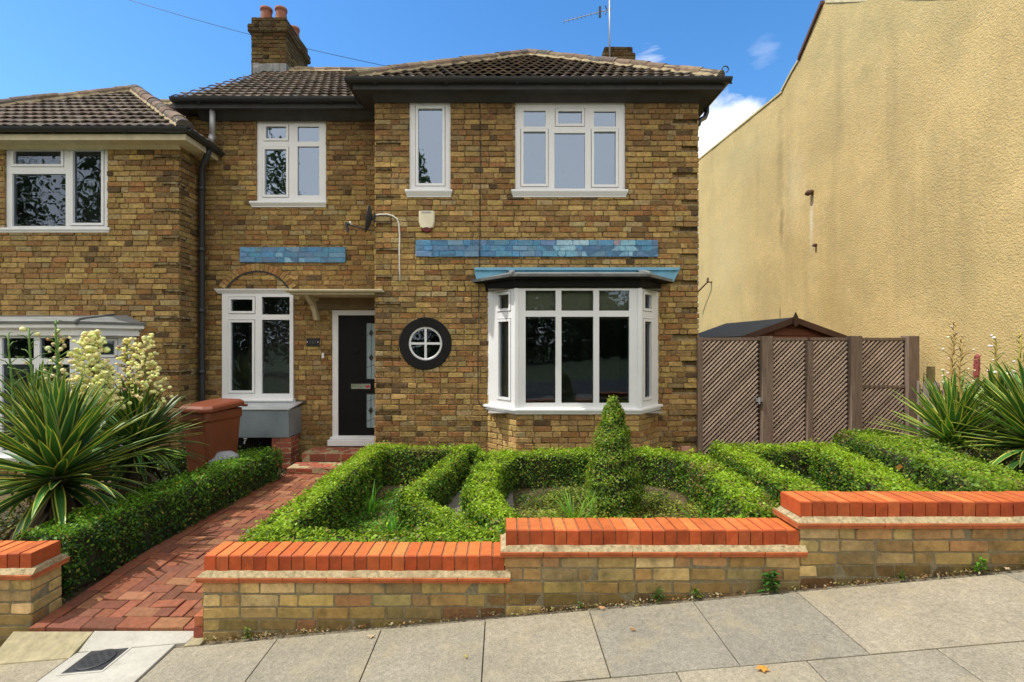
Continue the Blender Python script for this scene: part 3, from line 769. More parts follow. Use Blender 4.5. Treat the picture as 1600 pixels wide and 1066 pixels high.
# ------------------------------------------------------------------ bay windows
def bay(parent, xc, dz, top_col, fascia, roofm, blinds, front_panes, glass='glass_dark', backing=True):
    """canted bay: xc = centre, dz = height offset against the right-hand house"""
    s = 120; yf = F / s; hw = .8; dx = .395; p = YF - yf; L = math.hypot(dx, p)
    zb, zt, zs = .81 + dz, 2.375 + dz, .725 + dz
    OFr = Vector((xc, yf, 0))
    bw = thing_part = bpy.data.objects.new('bay_window', None); COL.objects.link(bw); bw.parent = parent; bw.matrix_parent_inverse = world_of(parent).inverted()
    AL = Vector((xc - hw - dx, YF, 0)); UL = Vector((dx, -p, 0)) / L; NL = UL.cross(ZAX)
    AR = Vector((xc + hw, yf, 0)); UR = Vector((dx, p, 0)) / L; NR = UR.cross(ZAX)
    # base brickwork
    mb = MB(); z0 = -.25 + dz
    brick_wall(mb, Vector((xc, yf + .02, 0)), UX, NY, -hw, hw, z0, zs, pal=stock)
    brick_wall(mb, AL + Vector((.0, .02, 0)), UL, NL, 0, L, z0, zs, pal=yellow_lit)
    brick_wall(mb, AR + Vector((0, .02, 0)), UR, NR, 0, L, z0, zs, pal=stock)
    mb.build('wall', ['stock_brick', 'stock_mortar'], bw)
    # frames
    fr = window(bw, OFr, UX, NY, (-hw + .012, hw - .012, zb, zt), front_panes(dz), None, glass, name='window', room=False)
    side = [(.25, .46, 2.12 + dz, 2.305 + dz, 'c'), (.25, .46, .93 + dz, 1.945 + dz, 'c')]
    window(bw, AL, UL, NL, (.0, L, zb, zt), side, None, glass, room=False)
    sr = [(L - .46, L - .25, a[2], a[3], 'c') for a in side]
    window(bw, AR, UR, NR, (.0, L, zb, zt), sr, None, glass, room=False)
    # corner posts
    for x in (xc - hw, xc + hw): mb = MB(); mb.box(x - .03, x + .03, yf - .012, yf + .05, zb, zt); mb.build('corner_post', 'upvc', bw, bevel=.012)
    # moulded sill following the bay
    def ring(o, z):   # bay outline offset outwards by o
        k = o * .42
        return [Vector((xc - hw - dx - o * 1.25, YF - .001, z)), Vector((xc - hw - k, yf - o, z)), Vector((xc + hw + k, yf - o, z)), Vector((xc + hw + dx + o * 1.25, YF - .001, z))]
    mb = MB(); prof = [(-.05, zb), (.035, zb), (.055, zb - .012), (.055, zb - .035), (.03, zb - .045), (.03, zb - .07), (.012, zb - .085), (-.05, zb - .085)]
    R = [ring(o, z) for o, z in prof]
    for i in range(len(R) - 1):
        for k in range(3): mb.quad(R[i + 1][k], R[i + 1][k + 1], R[i][k + 1], R[i][k])
    mb.build('sill', 'upvc', bw)
    # fascia band and soffit under the roof
    mb = MB()
    prof = [(.012, zt - .004), (.03, zt + .02), (.035, zt + .10), (.16, zt + .118), (.16, zt + .14)] if fascia == 'black_paint' else [(.012, zt - .004), (.045, zt + .0), (.045, zt + .07), (.10, zt + .10), (.10, zt + .16)]
    R = [ring(o, z) for o, z in prof]
    for i in range(len(R) - 1):
        for k in range(3): mb.quad(R[i][k], R[i][k + 1], R[i + 1][k + 1], R[i + 1][k])
    mb.build('fascia', fascia, bw)
    # roof
    mb = MB(); e = prof[-1][1]; o = prof[-1][0]
    A = ring(o + .015, e - .012); B = ring(o + .025, e + .022); C = ring(o - .06, e + .045); D = [Vector((q.x, YF - .002, e + .13)) for q in ring(-.1, 0)]
    D[1].x, D[2].x = xc - hw - .1, xc + hw + .1
    for k in range(3):
        mb.quad(A[k], A[k + 1], B[k + 1], B[k]); mb.quad(B[k], B[k + 1], C[k + 1], C[k]); mb.quad(C[k], C[k + 1], D[k + 1], D[k]); mb.quad(A[k + 1], A[k], ring(.0, e - .012)[k], ring(.0, e - .012)[k + 1])
    rf = mb.build('roof', roofm, bw)
    for k in (1, 2): mb = MB(); mb.tube([A[k] - ZAX * .004, B[k] + ZAX * .008, C[k] + ZAX * .012, D[k] + ZAX * .01], [.022, .024, .02, .018], 8); mb.build('lead_roll', roofm, rf, smooth=True)
    # room behind
    mb = MB(); x0, x1, ya, yb = xc - hw - dx + .02, xc + hw + dx - .02, YF + .02, YF + 2.2
    mb.add([(x0, yf + .1, zb - .08), (x1, yf + .1, zb - .08), (x1, yb, zb - .08), (x0, yb, zb - .08), (x0, yf + .1, zt + .0), (x1, yf + .1, zt + .0), (x1, yb, zt + .0), (x0, yb, zt + .0)],
           [(0, 1, 2, 3), (7, 6, 5, 4), (2, 6, 7, 3)])
    mb.quad((x0, ya, zb - .08), (x0, yb, zb - .08), (x0, yb, zt), (x0, ya, zt)); mb.quad((x1, ya, zb - .08), (x1, yb, zb - .08), (x1, yb, zt), (x1, ya, zt))
    mb.build('room_lining', 'dark_room', bw)
    if blinds:
        for a, b in ((-.74, -.27), (-.25, .25), (.27, .74)):
            mb = MB(); mb.box(xc + a, xc + b, yf + .10, yf + .104, zt - .40, zt - .02); mb.build('blind', 'blind', bw)
        for (Aq, Uq, Nq, u0, u1) in ((AL, UL, NL, .05, .5), (AR, UR, NR, .1, .56)):
            P = lambda u, z, d: Aq + Uq * u + ZAX * z + Nq * d
            q = [P(u0, zb + .0, -.12), P(u1, zb + .0, -.12), P(u1, zt, -.12), P(u0, zt, -.12)]
            mb = MB(); mb.quad(*q); mb.build('curtain', 'blind' if Aq is AL else 'curtain_red', bw)
    return bw
def front3(dz):
    s = 120; out = []
    for a, b in ((822, 869), (878, 928), (937, 984)):
        u0, u1 = (a - 904) / s, (b - 904) / s
        out.append((u0, u1, HC - (485.6 - CY) / s + dz, HC - (454 - CY) / s + dz, 'f')); out.append((u0, u1, HC - (630 - CY) / s + dz, HC - (495 - CY) / s + dz, 'f'))
    return out

# ------------------------------------------------------------------ the house
XL, XR = PX(587, 112), PX(1090, 112)         # front wing edges
ZE = 5.16                                     # eaves
NX = -4.51                                    # right-hand side of the neighbouring wing
house = thing('house', 'yellow stock brick house with white bay window and round black ringed window', 'house', (0, YF, 0))

narrow_o = wpx(112, 639.5, 704, 158, 297.5); big_o = wpx(112, 805, 977, 158, 297)
rw = (PX(665, 112), PZ(537, 112))
holes_f = [(narrow_o[0], narrow_o[1], narrow_o[2], narrow_o[3]), big_o, (rw[0] - .25, rw[0] + .25, rw[1] - .25, rw[1] + .25), (-.17, 2.15, .78, 2.46)]
gro = quoin_grooves(XR, 1, .05, 4.9, PZ(140 + 160 / 3.55, 112)) + quoin_grooves(XL, -1, .05, 4.9, PZ(50 + 460 / 2.665, 112))
mb = MB()
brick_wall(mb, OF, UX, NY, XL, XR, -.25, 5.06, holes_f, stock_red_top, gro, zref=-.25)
# returns of the wing
brick_wall(mb, Vector((XL, YR + .1, 0)), Vector((0, -1, 0)), Vector((-1, 0, 0)), 0, YR + .1 - YF, -.25, 5.06, pal=stock, zref=-.25)
brick_wall(mb, Vector((XR, YF, 0)), Vector((0, 1, 0)), Vector((1, 0, 0)), 0, 6.0, -.25, 5.06, pal=stock, zref=-.25)
mb.build('wall', ['stock_brick', 'stock_mortar'], house)
mb = MB(); w3 = wpx(104, 400.8, 509.6, 185.7, 317); w4 = wpx(104, 349.7, 460, 459.4, 622.6); dr = (PX(519, 104), XL + .01, PZ(694, 104), PZ(485, 104))
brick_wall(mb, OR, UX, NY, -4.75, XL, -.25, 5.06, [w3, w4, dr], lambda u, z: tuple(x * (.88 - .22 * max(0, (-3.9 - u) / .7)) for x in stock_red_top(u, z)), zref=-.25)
brick_wall(mb, Vector((-4.75, YR + 4.8, 0)), Vector((0, -1, 0)), Vector((-1, 0, 0)), 0, 4.8, 2.5, 5.06, pal=stock, zref=-.25)
mb.build('wall', ['stock_brick', 'stock_mortar'], house)

window(house, OF, UX, NY, narrow_o, [wpx(112, 653, 691, 169, 286, 'c')], wpx(112, 634, 707, 297, 309), fd=-.02)
window(house, OF, UX, NY, big_o, [wpx(112, 818.4, 852.6, 172, 197, 'f'), wpx(112, 818, 852.6, 205, 287, 'c'), wpx(112, 872, 909.6, 173, 192.6, 'c'), wpx(112, 866.5, 914.5, 207, 294, 'f'), wpx(112, 928.4, 963, 173, 197, 'f'), wpx(112, 928.4, 962.5, 205, 288, 'c')], wpx(112, 799, 980, 297, 309), fd=-.02)
window(house, OR, UX, NY, w3, [wpx(104, 414.6, 446.5, 197, 215.8, 'c'), wpx(104, 412.8, 446.5, 232.6, 304, 'c'), wpx(104, 464, 498, 197, 220.6, 'f'), wpx(104, 464, 498, 228, 304.7, 'f')], wpx(104, 392, 512, 315, 324.5), fd=-.02)
window(house, OR, UX, NY, w4, [wpx(104, 363.8, 397.5, 468.4, 486.7, 'c'), wpx(104, 363.8, 397, 504, 610, 'c'), wpx(104, 411.6, 454.7, 464.5, 492, 'f'), wpx(104, 411.6, 454.7, 500, 614.8, 'f')], wpx(104, 344, 462.3, 622, 632), glass='glass_dark', fd=.05, sill_out=.11, head=wpx(104, 340, 460, 452.4, 459.5))

bay(house, .985, 0, None, 'black_paint', 'lead', True, front3)
# blue painted board behind the bay roof
mb = MB(); zA, zB = PZ(441, 112), PZ(420, 112)
mb.prism([Vector((PX(745, 112), YF - .011, zA)), Vector((PX(1050, 112), YF - .011, zA)), Vector((PX(1061, 112), YF - .011, zB)), Vector((PX(741, 112), YF - .011, zB))], (0, -.05, 0))
mb.prism([Vector((PX(743, 112), YF - .062, zB - .035)), Vector((PX(1056, 112), YF - .062, zB - .035)), Vector((PX(1061, 112), YF - .062, zB + .004)), Vector((PX(741, 112), YF - .062, zB + .004))], (0, -.03, 0))
mb.build('painted_board', 'blue_paint', house, bevel=.003)

# bands of blue painted brick
BLUE = [(.45, (.10, .26, .44)), (.25, (.12, .30, .47)), (.15, (.17, .31, .44)), (.15, (.13, .24, .40))]
def blue_band(x0, x1, y0, y1, s, O, light):
    def pal(u, z):
        c = pick(BLUE)
        for a, b in light:
            if a < u < b and random.random() < .8:
                k = random.random(); c = (.20 + .18 * k, .43 + .12 * k, .56 + .08 * k)
        if random.random() < .03: c = (.36, .30, .34)
        return c
    mb = MB(); a, b, c, d = PX(x0, s), PX(x1, s), PZ(y1, s), PZ(y0, s)
    brick_wall(mb, O + NY * .04, UX, NY, a, b, c, d, pal=pal, course=(d - c) / 3, joint=.006, proud=.004, back=-.039, depth_jit=.004, edge=True)
    mb.build('painted_panel', ['blue_panel', 'blue_joint'], house)
mat('blue_panel', attr=True, rough=.85, spec=.15, var=(30, .3), stain=[(4.5, .6, (.20, .25, .33), .50), (9, .45, (.08, .15, .28), .57), (13, .6, (.50, .56, .60), .63), (16, .55, (.36, .24, .18), .66)], bump=(60, .6, .005))
mat('sooty_mortar', base=(.17, .14, .09), rough=.95, var=(20, .5))
mat('blue_joint', base=(.08, .17, .28), rough=.9, var=(30, .3))
blue_band(650, 1027, 376, 402, 112, OF, [(PX(868, 112), PX(921, 112)), (PX(948, 112), PX(1000, 112))])
blue_band(377, 541, 387, 411, 104, OR, [(PX(445, 104), PX(470, 104))])

# round window with its black painted ring
mb = MB(); n = 48; ox, oz = rw
def ringpts(r, d): return [Vector((ox + r * math.cos(2 * math.pi * k / n), YF - d, oz + r * math.sin(2 * math.pi * k / n))) for k in range(n)]
def ringmesh(mb, prof):
    R = [ringpts(r, d) for r, d in prof]
    for i in range(len(R) - 1):
        for k in range(n): mb.quad(R[i][k], R[i][(k + 1) % n], R[i + 1][(k + 1) % n], R[i + 1][k])
ringmesh(mb, [(.366, -.02), (.366, .026), (.358, .032), (.24, .032), (.236, .026), (.236, -.08)])
for k in range(26):
    t = 2 * math.pi * k / 26
rwin = mb.build('round_window', 'black_paint', house)
mb = MB(); ringmesh(mb, [(.237, -.05), (.237, .004), (.231, .010), (.212, .010), (.206, .004), (.206, -.05)])
mb.box(ox - .016, ox + .016, YF - .006, YF + .02, oz - .208, oz + .208); mb.box(ox - .208, ox + .208, YF - .0045, YF + .02, oz - .016, oz + .016)
mb.build('frame', 'upvc', rwin, bevel=.003)
mb = MB(); R = ringpts(.212, -.012); mb.add(R, [tuple(range(n))]); mb.build('glass', 'glass_dark', rwin)
mb = MB(); x0, x1, z0, z1 = ox - .3, ox + .3, oz - .3, oz + .3; ya, yb = YF + .11, YF + 1.0
mb.add([(x0, ya, z0), (x1, ya, z0), (x1, ya, z1), (x0, ya, z1), (x0, yb, z0), (x1, yb, z0), (x1, yb, z1), (x0, yb, z1)], [(4, 5, 6, 7), (0, 1, 5, 4), (2, 3, 7, 6), (3, 0, 4, 7), (1, 2, 6, 5)])
mb.build('room_lining', 'dark_room', rwin)

# relieving arch over the ground floor window
mb = MB(); ax = PX(404, 104); Rr = .67; az = PZ(412.5, 104) - Rr; half = math.radians(60); nv = 19
for k in range(nv):
    t0 = -half + 2 * half * k / nv + .006; t1 = -half + 2 * half * (k + 1) / nv - .006; c = pick(STOCK[:3])
    P = lambda r, t, d: Vector((ax + r * math.sin(t), YR - d, az + r * math.cos(t)))
    vs = [P(r, t, d) for d in (-.01, .036) for r, t in ((Rr - .105, t0), (Rr - .105, t1), (Rr, t1), (Rr, t0))]
    mb.add(vs, [(4, 5, 6, 7), (0, 1, 5, 4), (1, 2, 6, 5), (2, 3, 7, 6), (3, 0, 4, 7)], 0, c)
for k in range(30):
    t0 = -half + 2 * half * k / 30; t1 = -half + 2 * half * (k + 1) / 30
    P = lambda r, t, d: Vector((ax + r * math.sin(t), YR - d, az + r * math.cos(t)))
    mb.quad(P(Rr - .13, t0, .025), P(Rr - .13, t1, .025), P(Rr - .104, t1, .025), P(Rr - .104, t0, .025), 1)  # flat dark strip standing in for a shaded groove under the ring
mb.build('arch', ['stock_brick', 'soffit_black'], house)

# front door
YD = F / 103.2
OD = Vector((0, YD, 0)); s = 103.2
d0, d1, dz0, dz1 = PX(530, s), PX(594, s), PZ(680, s), PZ(493, s)
mb = MB()
plate(mb, OD, UX, ZAX, NY, [PX(519, s), d0, d1, PX(602, s)], [dz0 - .05, dz0, dz1, PZ(485, s)], lambda u, z: None if d0 < u < d1 and dz0 < z < dz1 else .055, -.06)
door = mb.build('door', 'upvc', house, bevel=.004)
mb = MB(); mb.box(PX(517, s), XL - .012, YD - .16, YD - .02, PZ(694, s), dz0 - .045); mb.box(PX(519, s), XL - .012, YD - .10, YD - .02, dz0 - .045, dz0 - .01); mb.build('threshold', 'upvc', door, bevel=.006)
g1 = (PX(573, s), PX(589, s), PZ(592, s), PZ(505, s)); g2 = (PX(572, s), PX(589, s), PZ(668, s), PZ(615, s))
mb = MB(); plate(mb, OD, UX, ZAX, NY, [d0 + .004, g1[0], g1[1], d1 - .004], [dz0 + .004, g2[2], g2[3], g1[2], g1[3], dz1 - .004],
      lambda u, z: None if (g1[0] < u < g1[1] and (g1[2] < z < g1[3] or g2[2] < z < g2[3])) else .03, -.02)
leaf = mb.build('door_leaf', 'door_black', door, bevel=.003)
mb = MB()
for g in (g1, g2): mb.quad(*[Vector((u, YD - .012, z)) for u, z in ((g[0], g[2]), (g[1], g[2]), (g[1], g[3]), (g[0], g[3]))])
gl = mb.build('glass', 'frosted_glass', leaf)
mb = MB()
for g, zs_ in ((g1, (.18, .62)), (g2, (.5,))):
    cx = (g[0] + g[1]) / 2 - .006; h = g[3] - g[2]
    for q in zs_:
        z = g[2] + h * (1 - q if len(zs_) > 1 else q); w, hh = .035, .06
        mb.prism([Vector((cx - w, YD - .013, z)), Vector((cx, YD - .013, z - hh)), Vector((cx + w, YD - .013, z)), Vector((cx, YD - .013, z + hh))], (0, -.004, 0))
    mb.box(cx - .003, cx + .003, YD - .0165, YD - .0125, g[2] + .01, g[3] - .01)
    for q in (.22, .8): mb.tube([(g[0], YD - .014, g[2] + h * q - .02), (g[1], YD - .014, g[2] + h * q + .04)], .003, 5)
mb.build('came', 'lead_came', gl)
mb = MB(); lb = (PX(550, s), PX(580, s), PZ(607.5, s), PZ(599.5, s))
plate(mb, OD, UX, ZAX, NY, [lb[0], lb[0] + .02, lb[1] - .02, lb[1]], [lb[2], lb[2] + .02, lb[3] - .025, lb[3]], lambda u, z: .046 if not (lb[0] + .02 < u < lb[1] - .02 and lb[2] + .02 < z < lb[3] - .025) else .036, .028)
lt = mb.build('letterbox', 'chrome', leaf, bevel=.002)
mb = MB(); mb.box(PX(573, s), PX(579, s), YD - .052, YD - .047, lb[2] + .022, lb[3] - .028); mb.build('sticker', 'red_sticker', lt)
mb = MB(); mb.lathe([(.05, 0), (.05, .012), (.035, .016), (.0, .016)], (PX(557, s), YD - .03, PZ(548, s)), 20, M=Matrix.Rotation(math.pi / 2, 4, 'X')); mb.build('knocker', 'door_black', leaf)
mb = MB(); mb.box(PX(498, s), XL - .011, YR - .035, YR - .0105, PZ(484, s), PZ(463, s)); mb.build('lintel', 'lintel_brown', house) if mat('lintel_brown', base=(.20, .15, .09), rough=.9, var=(6, .2)) else None
# canopy
mb = MB(); c0, c1 = PX(447, 112.8), PX(600, 112.8); cy = F / 112.8
mb.box(c0 + .03, XL - .012, cy + .04, YR - .012, 2.335, 2.362); mb.box(c0 + .0, c1, cy, YF - .012, 2.363, 2.378); mb.box(c0, XL - .012, YF - .0118, YR - .012, 2.363, 2.378)
mb.box(c0 - .03, c1 - .02, cy - .02, YF - .0115, 2.380, 2.402); mb.box(c0 - .03, XL - .0125, YF - .0113, YR - .012, 2.380, 2.402)
can = mb.build('porch_canopy', 'cream_paint', house, bevel=.004)
mb = MB(); bxs = PX(489, 107)
pts = [Vector((0, YR - .02, 1.98)), Vector((0, YR - .10, 2.0)), Vector((0, YR - .16, 2.10)), Vector((0, YR - .24, 2.20)), Vector((0, YR - .40, 2.28)), Vector((0, YR - .47, 2.334)), Vector((0, YR - .02, 2.334)), Vector((0, YR - .02, 2.28)), Vector((0, YR - .20, 2.27)), Vector((0, YR - .09, 2.14)), Vector((0, YR - .02, 2.08))]
mb.prism([p + Vector((bxs - .03, 0, 0)) for p in pts], (.06, 0, 0)); mb.build('bracket', 'cream_paint', can)

# steps up to the door
REDB = [(.6, (.30, .085, .05)), (.4, (.24, .07, .045))]
def step(x0, x1, y0, y1, z0, z1):
    mb = MB(); pal = lambda u, z: pick(REDB)
    brick_wall(mb, Vector((0, y0, 0)), UX, NY, x0, x1, z0, z1, pal=pal, course=(z1 - z0) / 2, proud=.004, bond='stretch')
    brick_wall(mb, Vector((x0, y1, 0)), Vector((0, -1, 0)), Vector((-1, 0, 0)), 0, y1 - y0, z0, z1, pal=pal, course=(z1 - z0) / 2, proud=.004)
    brick_wall(mb, Vector((0, 0, z1)), UX, ZAX, x0, x1, y0, y1, pal=pal, V=Vector((0, 1, 0)), proud=.004, course=.11)
    mb.build('step', ['red_brick', 'pale_mortar'], house)
step(-2.78, -1.4, 6.97 - .32, YR - .02, -.12, .115) if False else step(-2.80, XL - .015, 6.98, YD - .17, -.12, .115)
step(-2.86, -1.62, 6.62, 6.93, -.12, .0)

# roofs
EV = .25
rf = hip_roof(house, XL - EV, XR + EV, YF - EV, ZE + .03, math.radians(35), 13.0)
mb = MB()   # iron scroll at the foot of the right hip
cx_, cy_, cz_ = XR + EV + .0, YF - EV, ZE + .16
pts = [Vector((cx_ - .10, cy_ + .05, cz_ - .09)), Vector((cx_ - .02, cy_, cz_ - .04))] + [Vector((cx_ + .02 + .042 * math.cos(t), cy_ - .01, cz_ + .015 + .042 * math.sin(t))) for t in np.linspace(-2.6, -7.6, 14)]
mb.tube(pts, .008, 6); mb.build('hip_iron', 'iron', rf, smooth=True)
# main roof behind the recess
pt = math.radians(34); cp, sp = math.cos(pt), math.sin(pt); y0 = YR - EV; yr = 10.15; L = (yr - y0) / cp
mb = MB(); tile_slope(mb, Vector((-4.80, y0, ZE + .03)), UX, Vector((0, cp, sp)), Vector((0, -sp, cp)), L, lambda v: (0, 5.4))
zrg = ZE + .03 + L * sp
tile_slope(mb, Vector((.6, 2 * yr - y0, ZE + .03)), Vector((-1, 0, 0)), Vector((0, -cp, sp)), Vector((0, sp, cp)), L, lambda v: (0, 5.4))
rf2 = mb.build('roof', ['roof_tile', 'soffit_black'], house)
mb = MB(); ridge_run(mb, (-4.8, yr, zrg), (.4, yr, zrg)); mb.build('ridge_tile', ['ridge_tile', 'ridge_mortar'], rf2)
mb = MB()    # gable triangle under the verge
mb.add([(-4.75, y0 + .25, ZE - .12), (-4.75, 2 * yr - y0 - .25, ZE - .12), (-4.75, yr, zrg - .1)], [(0, 1, 2)], 0, (.25, .16, .07)); mb.build('gable', 'stock_brick', house)

# fascia, soffit, gutters of the wing and of the recess
mb = MB(); zf = ZE - .09
xs0, xs1, ys0 = XL - EV + .02, XR + EV - .02, YF - EV + .02
mb.box(xs0, xs1, ys0 - .018, ys0, zf, ZE + .02); mb.box(xs0 - .018, xs0, ys0 - .018, YR + .3, zf, ZE + .02); mb.box(xs1, xs1 + .018, ys0 - .018, 12.9, zf, ZE + .02)
mb.box(-4.80, xs0 - .02, YR - EV + .002, YR - EV + .02, zf, ZE + .02)
mb.build('fascia', 'soffit_black', house)
mb = MB()
mb.box(xs0, xs1, ys0, YF + .02, zf + .006, zf + .022); mb.box(xs0, XL + .01, YF + .021, YR - .01, zf + .006, zf + .022); mb.box(XR - .01, xs1, YF + .021, 12.9, zf + .006, zf + .022)
mb.box(-4.80, xs0 - .02, YR - EV + .02, YR + .02, zf + .006, zf + .022)
# moulded bed under the soffit
mb.prism([Vector((XL - .02, YF - .012, zf - .07)), Vector((XL - .02, YF - .03, zf - .07)), Vector((XL - .02, YF - .13, zf + .005)), Vector((XL - .02, YF - .012, zf + .005))], (XR - XL + .04, 0, 0))
mb.prism([Vector((-4.5, YR - .012, zf - .09)), Vector((-4.5, YR - .04, zf - .09)), Vector((-4.5, YR - .16, zf + .005)), Vector((-4.5, YR - .012, zf + .005))], (XL - .03 + 4.5, 0, 0))
mb.build('soffit', 'soffit_black', house)
gz = ZE + .035; g = .062
gutter(house, [(XL - EV - g + .02, YR - .1, gz), (XL - EV - g + .02, YF - EV - g + .02, gz)][::-1])
gutter(house, [(XL - EV - g - .02, YF - EV - g + .02, gz), (XR + EV + g + .02, YF - EV - g + .02, gz)])
gutter(house, [(XR + EV + g - .02, YF - EV - g + .02, gz), (XR + EV + g - .02, 12.5, gz)])
gutter(house, [(-4.78, YR - EV - g + .02, gz), (XL - EV - .1, YR - EV - g + .02, gz)])
mb = MB(); gx = XR + EV + .04     # swan neck at the right corner
mb.tube([(gx - .02, YF + .35, gz - .05), (gx - .02, YF + .35, gz - .16), (gx - .06, YF + .32, gz - .25), (gx - .16, YF + .2, gz - .33), (XR + .07, YF + .12, gz - .38), (XR + .045, YF + .10, gz - .45)], .036, 10)
mb.build('gutter_outlet', 'black_plastic', house, smooth=True)

def chimney(parent, x0, x1, y0, y1, z0, z1, pots):
    mb = MB(); pal = lambda u, z: tuple(q * (.42 - .22 * min(1, max(0, (z - z1 + 1.1) / 1.0))) for q in pick(STOCK))
    def stack(a, b, c, d, e, f):
        brick_wall(mb, Vector((0, c, 0)), UX, NY, a, b, e, f, pal=pal, back=-.02); brick_wall(mb, Vector((b, c, 0)), Vector((0, 1, 0)), Vector((1, 0, 0)), 0, d - c, e, f, pal=pal, back=-.02)
        brick_wall(mb, Vector((a, d, 0)), Vector((0, -1, 0)), Vector((-1, 0, 0)), 0, d - c, e, f, pal=pal, back=-.02); brick_wall(mb, Vector((0, d, 0)), Vector((-1, 0, 0)), Vector((0, 1, 0)), -b, -a, e, f, pal=pal, back=-.02)
        mb.quad((a, c, f), (b, c, f), (b, d, f), (a, d, f), 1); mb.quad((a, c, e), (a, d, e), (b, d, e), (b, c, e), 1)
    k = .075
    stack(x0, x1, y0, y1, z0, z1 - 4 * k); stack(x0 - .045, x1 + .045, y0 - .045, y1 + .045, z1 - 4 * k, z1 - 2 * k - .0); stack(x0 - .0, x1 + .0, y0 - .0, y1 + .0, z1 - 2 * k, z1)
    ch = mb.build('chimney', ['stock_brick', 'sooty_mortar'], parent)
    for (px, py, h) in pots:
        mb = MB(); mb.lathe([(.13, 0), (.125, .05), (.105, h * .7), (.105, h - .06), (.12, h - .05), (.12, h), (.09, h), (.085, h - .1)], (px, py, z1 - .02), 18); mb.build('chimney_pot', 'terracotta', ch, smooth=True)
    return ch
ch = chimney(rf2, -5.02, -4.34, 10.0, 11.1, 6.6, 8.18, [(-4.83, 10.22, .34), (-4.53, 10.22, .34), (-4.53, 10.85, .34), (-4.83, 10.85, .34)])
mb = MB()    # lead flashing
for i in range(5): mb.box(-4.98 + i * .135, -4.98 + (i + 1) * .135 - .006, 9.955, 9.985, zrg - .1 + random.uniform(-.02, .02), zrg + .10 + random.uniform(-.02, .01))
for i in range(4): mb.box(-4.325, -4.305, 10.0 + i * .2, 10.0 + (i + 1) * .2 - .01, zrg - .12 - i * .02, zrg + .12 + random.uniform(-.04, .03))
mb.build('flashing', 'lead', ch)
chimney(rf, 2.14, 2.70, 10.4, 11.0, 5.6, 7.83, [])
# rear walls closing the house
mb = MB(); mb.quad((-4.75, 12.8, -.3), (XR, 12.8, -.3), (XR, 12.8, 5.1), (-4.75, 12.8, 5.1), 0, (.3, .18, .07)); mb.build('wall', ['stock_brick'], house)
# terracotta vent
mb = MB(); v = wpx(112, 1063, 1076, 697, 715); mb.box(v[0], v[1], YF - .05, YF - .005, v[2], v[3]); mb.build('vent_brick', 'pink_terracotta', house, bevel=.004)

# ------------------------------------------------------------------ neighbouring house (left), 0.65 m lower
DZ = -.66
nb = thing('house', 'neighbouring brick house at the left edge with white bay and grey lead bay roof', 'house', (-7, YF, -.4))
mb = MB(); NXL = NX - 4.5; nwz = 5.06 + DZ
nw = wpx(112, 8, 168.5, 227.8, 356)
gro = quoin_grooves(NX, 1, -.4, nwz - .1, PZ(200 + 160 / 3.55, 112))
pan = (-6.6, PX(214, 112), PZ(464, 112), PZ(461, 112))
brick_wall(mb, OF, UX, NY, NXL, NX, -.75, nwz, [nw, (-7.45, -5.15, .78 + DZ, 2.46 + DZ)], lambda u, z: tuple(x * .95 for x in stock(u, z)), gro, zref=-.745)
gs = [(0.0, .16 if k % 2 else .30, z0, z1) for k, (_, _, z0, z1) in enumerate(gro)]
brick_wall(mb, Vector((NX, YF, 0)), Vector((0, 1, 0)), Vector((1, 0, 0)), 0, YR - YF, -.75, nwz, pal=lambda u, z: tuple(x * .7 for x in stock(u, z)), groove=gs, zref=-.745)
brick_wall(mb, Vector((NXL, YF + 2, 0)), Vector((0, -1, 0)), Vector((-1, 0, 0)), 0, 2, -.75, nwz, pal=stock, zref=-.745)
mb.build('wall', ['stock_brick', 'stock_mortar'], nb)
window(nb, OF, UX, NY, nw, [wpx(112, 19.5, 93.8, 235, 256, 'c'), wpx(112, 17, 100.6, 271, 352.7, 'f'), wpx(112, 112.6, 156.9, 235, 348, 'c')], wpx(112, -2, 174.5, 356, 364), glass='glass_far', fd=-.02, sill_out=.045)
bay(nb, -6.30, DZ + .04, None, 'white_paint', 'lead', False, front3, glass='glass_dark')
hip_roof(nb, NXL - EV, NX + EV, YF - EV, ZE + .03 + DZ, math.radians(35), 13.0)
mb = MB(); tile_slope(mb, Vector((-15, YR - EV, ZE + .03 + DZ)), UX, Vector((0, cp, sp)), Vector((0, -sp, cp)), L, lambda v: (0, 10.2))
rf3 = mb.build('roof', ['roof_tile', 'soffit_black'], nb)
mb = MB(); ridge_run(mb, (-15, yr, zrg + DZ), (-4.77, yr, zrg + DZ)); mb.build('ridge_tile', ['ridge_tile', 'ridge_mortar'], rf3)
mb = MB(); zf = ZE - .09 + DZ; a0, a1 = NXL - EV + .02, NX + EV - .02
mb.box(a0, a1, ys0 - .018, ys0, zf - .02, ZE - .03 + DZ); mb.box(a1, a1 + .018, ys0 - .018, YR - .012, zf - .02, ZE - .03 + DZ)
mb.build('fascia', 'cream_paint', nb)
mb = MB(); mb.box(a0, a1, ys0, YF + .02, zf - .014, zf + .002); mb.box(NX - .01, a1, YF + .021, YR - .012, zf - .014, zf + .002)
mb.prism([Vector((a0, YF - .012, zf - .06)), Vector((a0, YF - .025, zf - .06)), Vector((a0, YF - .07, zf - .014)), Vector((a0, YF - .012, zf - .014))], (NX - a0 + .03, 0, 0))
mb.build('soffit', 'cream_paint', nb)
gz2 = ZE + .035 + DZ
gutter(nb, [(a0, YF - EV - g + .02, gz2), (NX + EV + g + .02, YF - EV - g + .02, gz2)]); gutter(nb, [(NX + EV + g - .02, YF - EV - g + .02, gz2), (NX + EV + g - .02, YR - .02, gz2 - .03)])
mb = MB(); px_, py_ = NX + .09, YR - .16
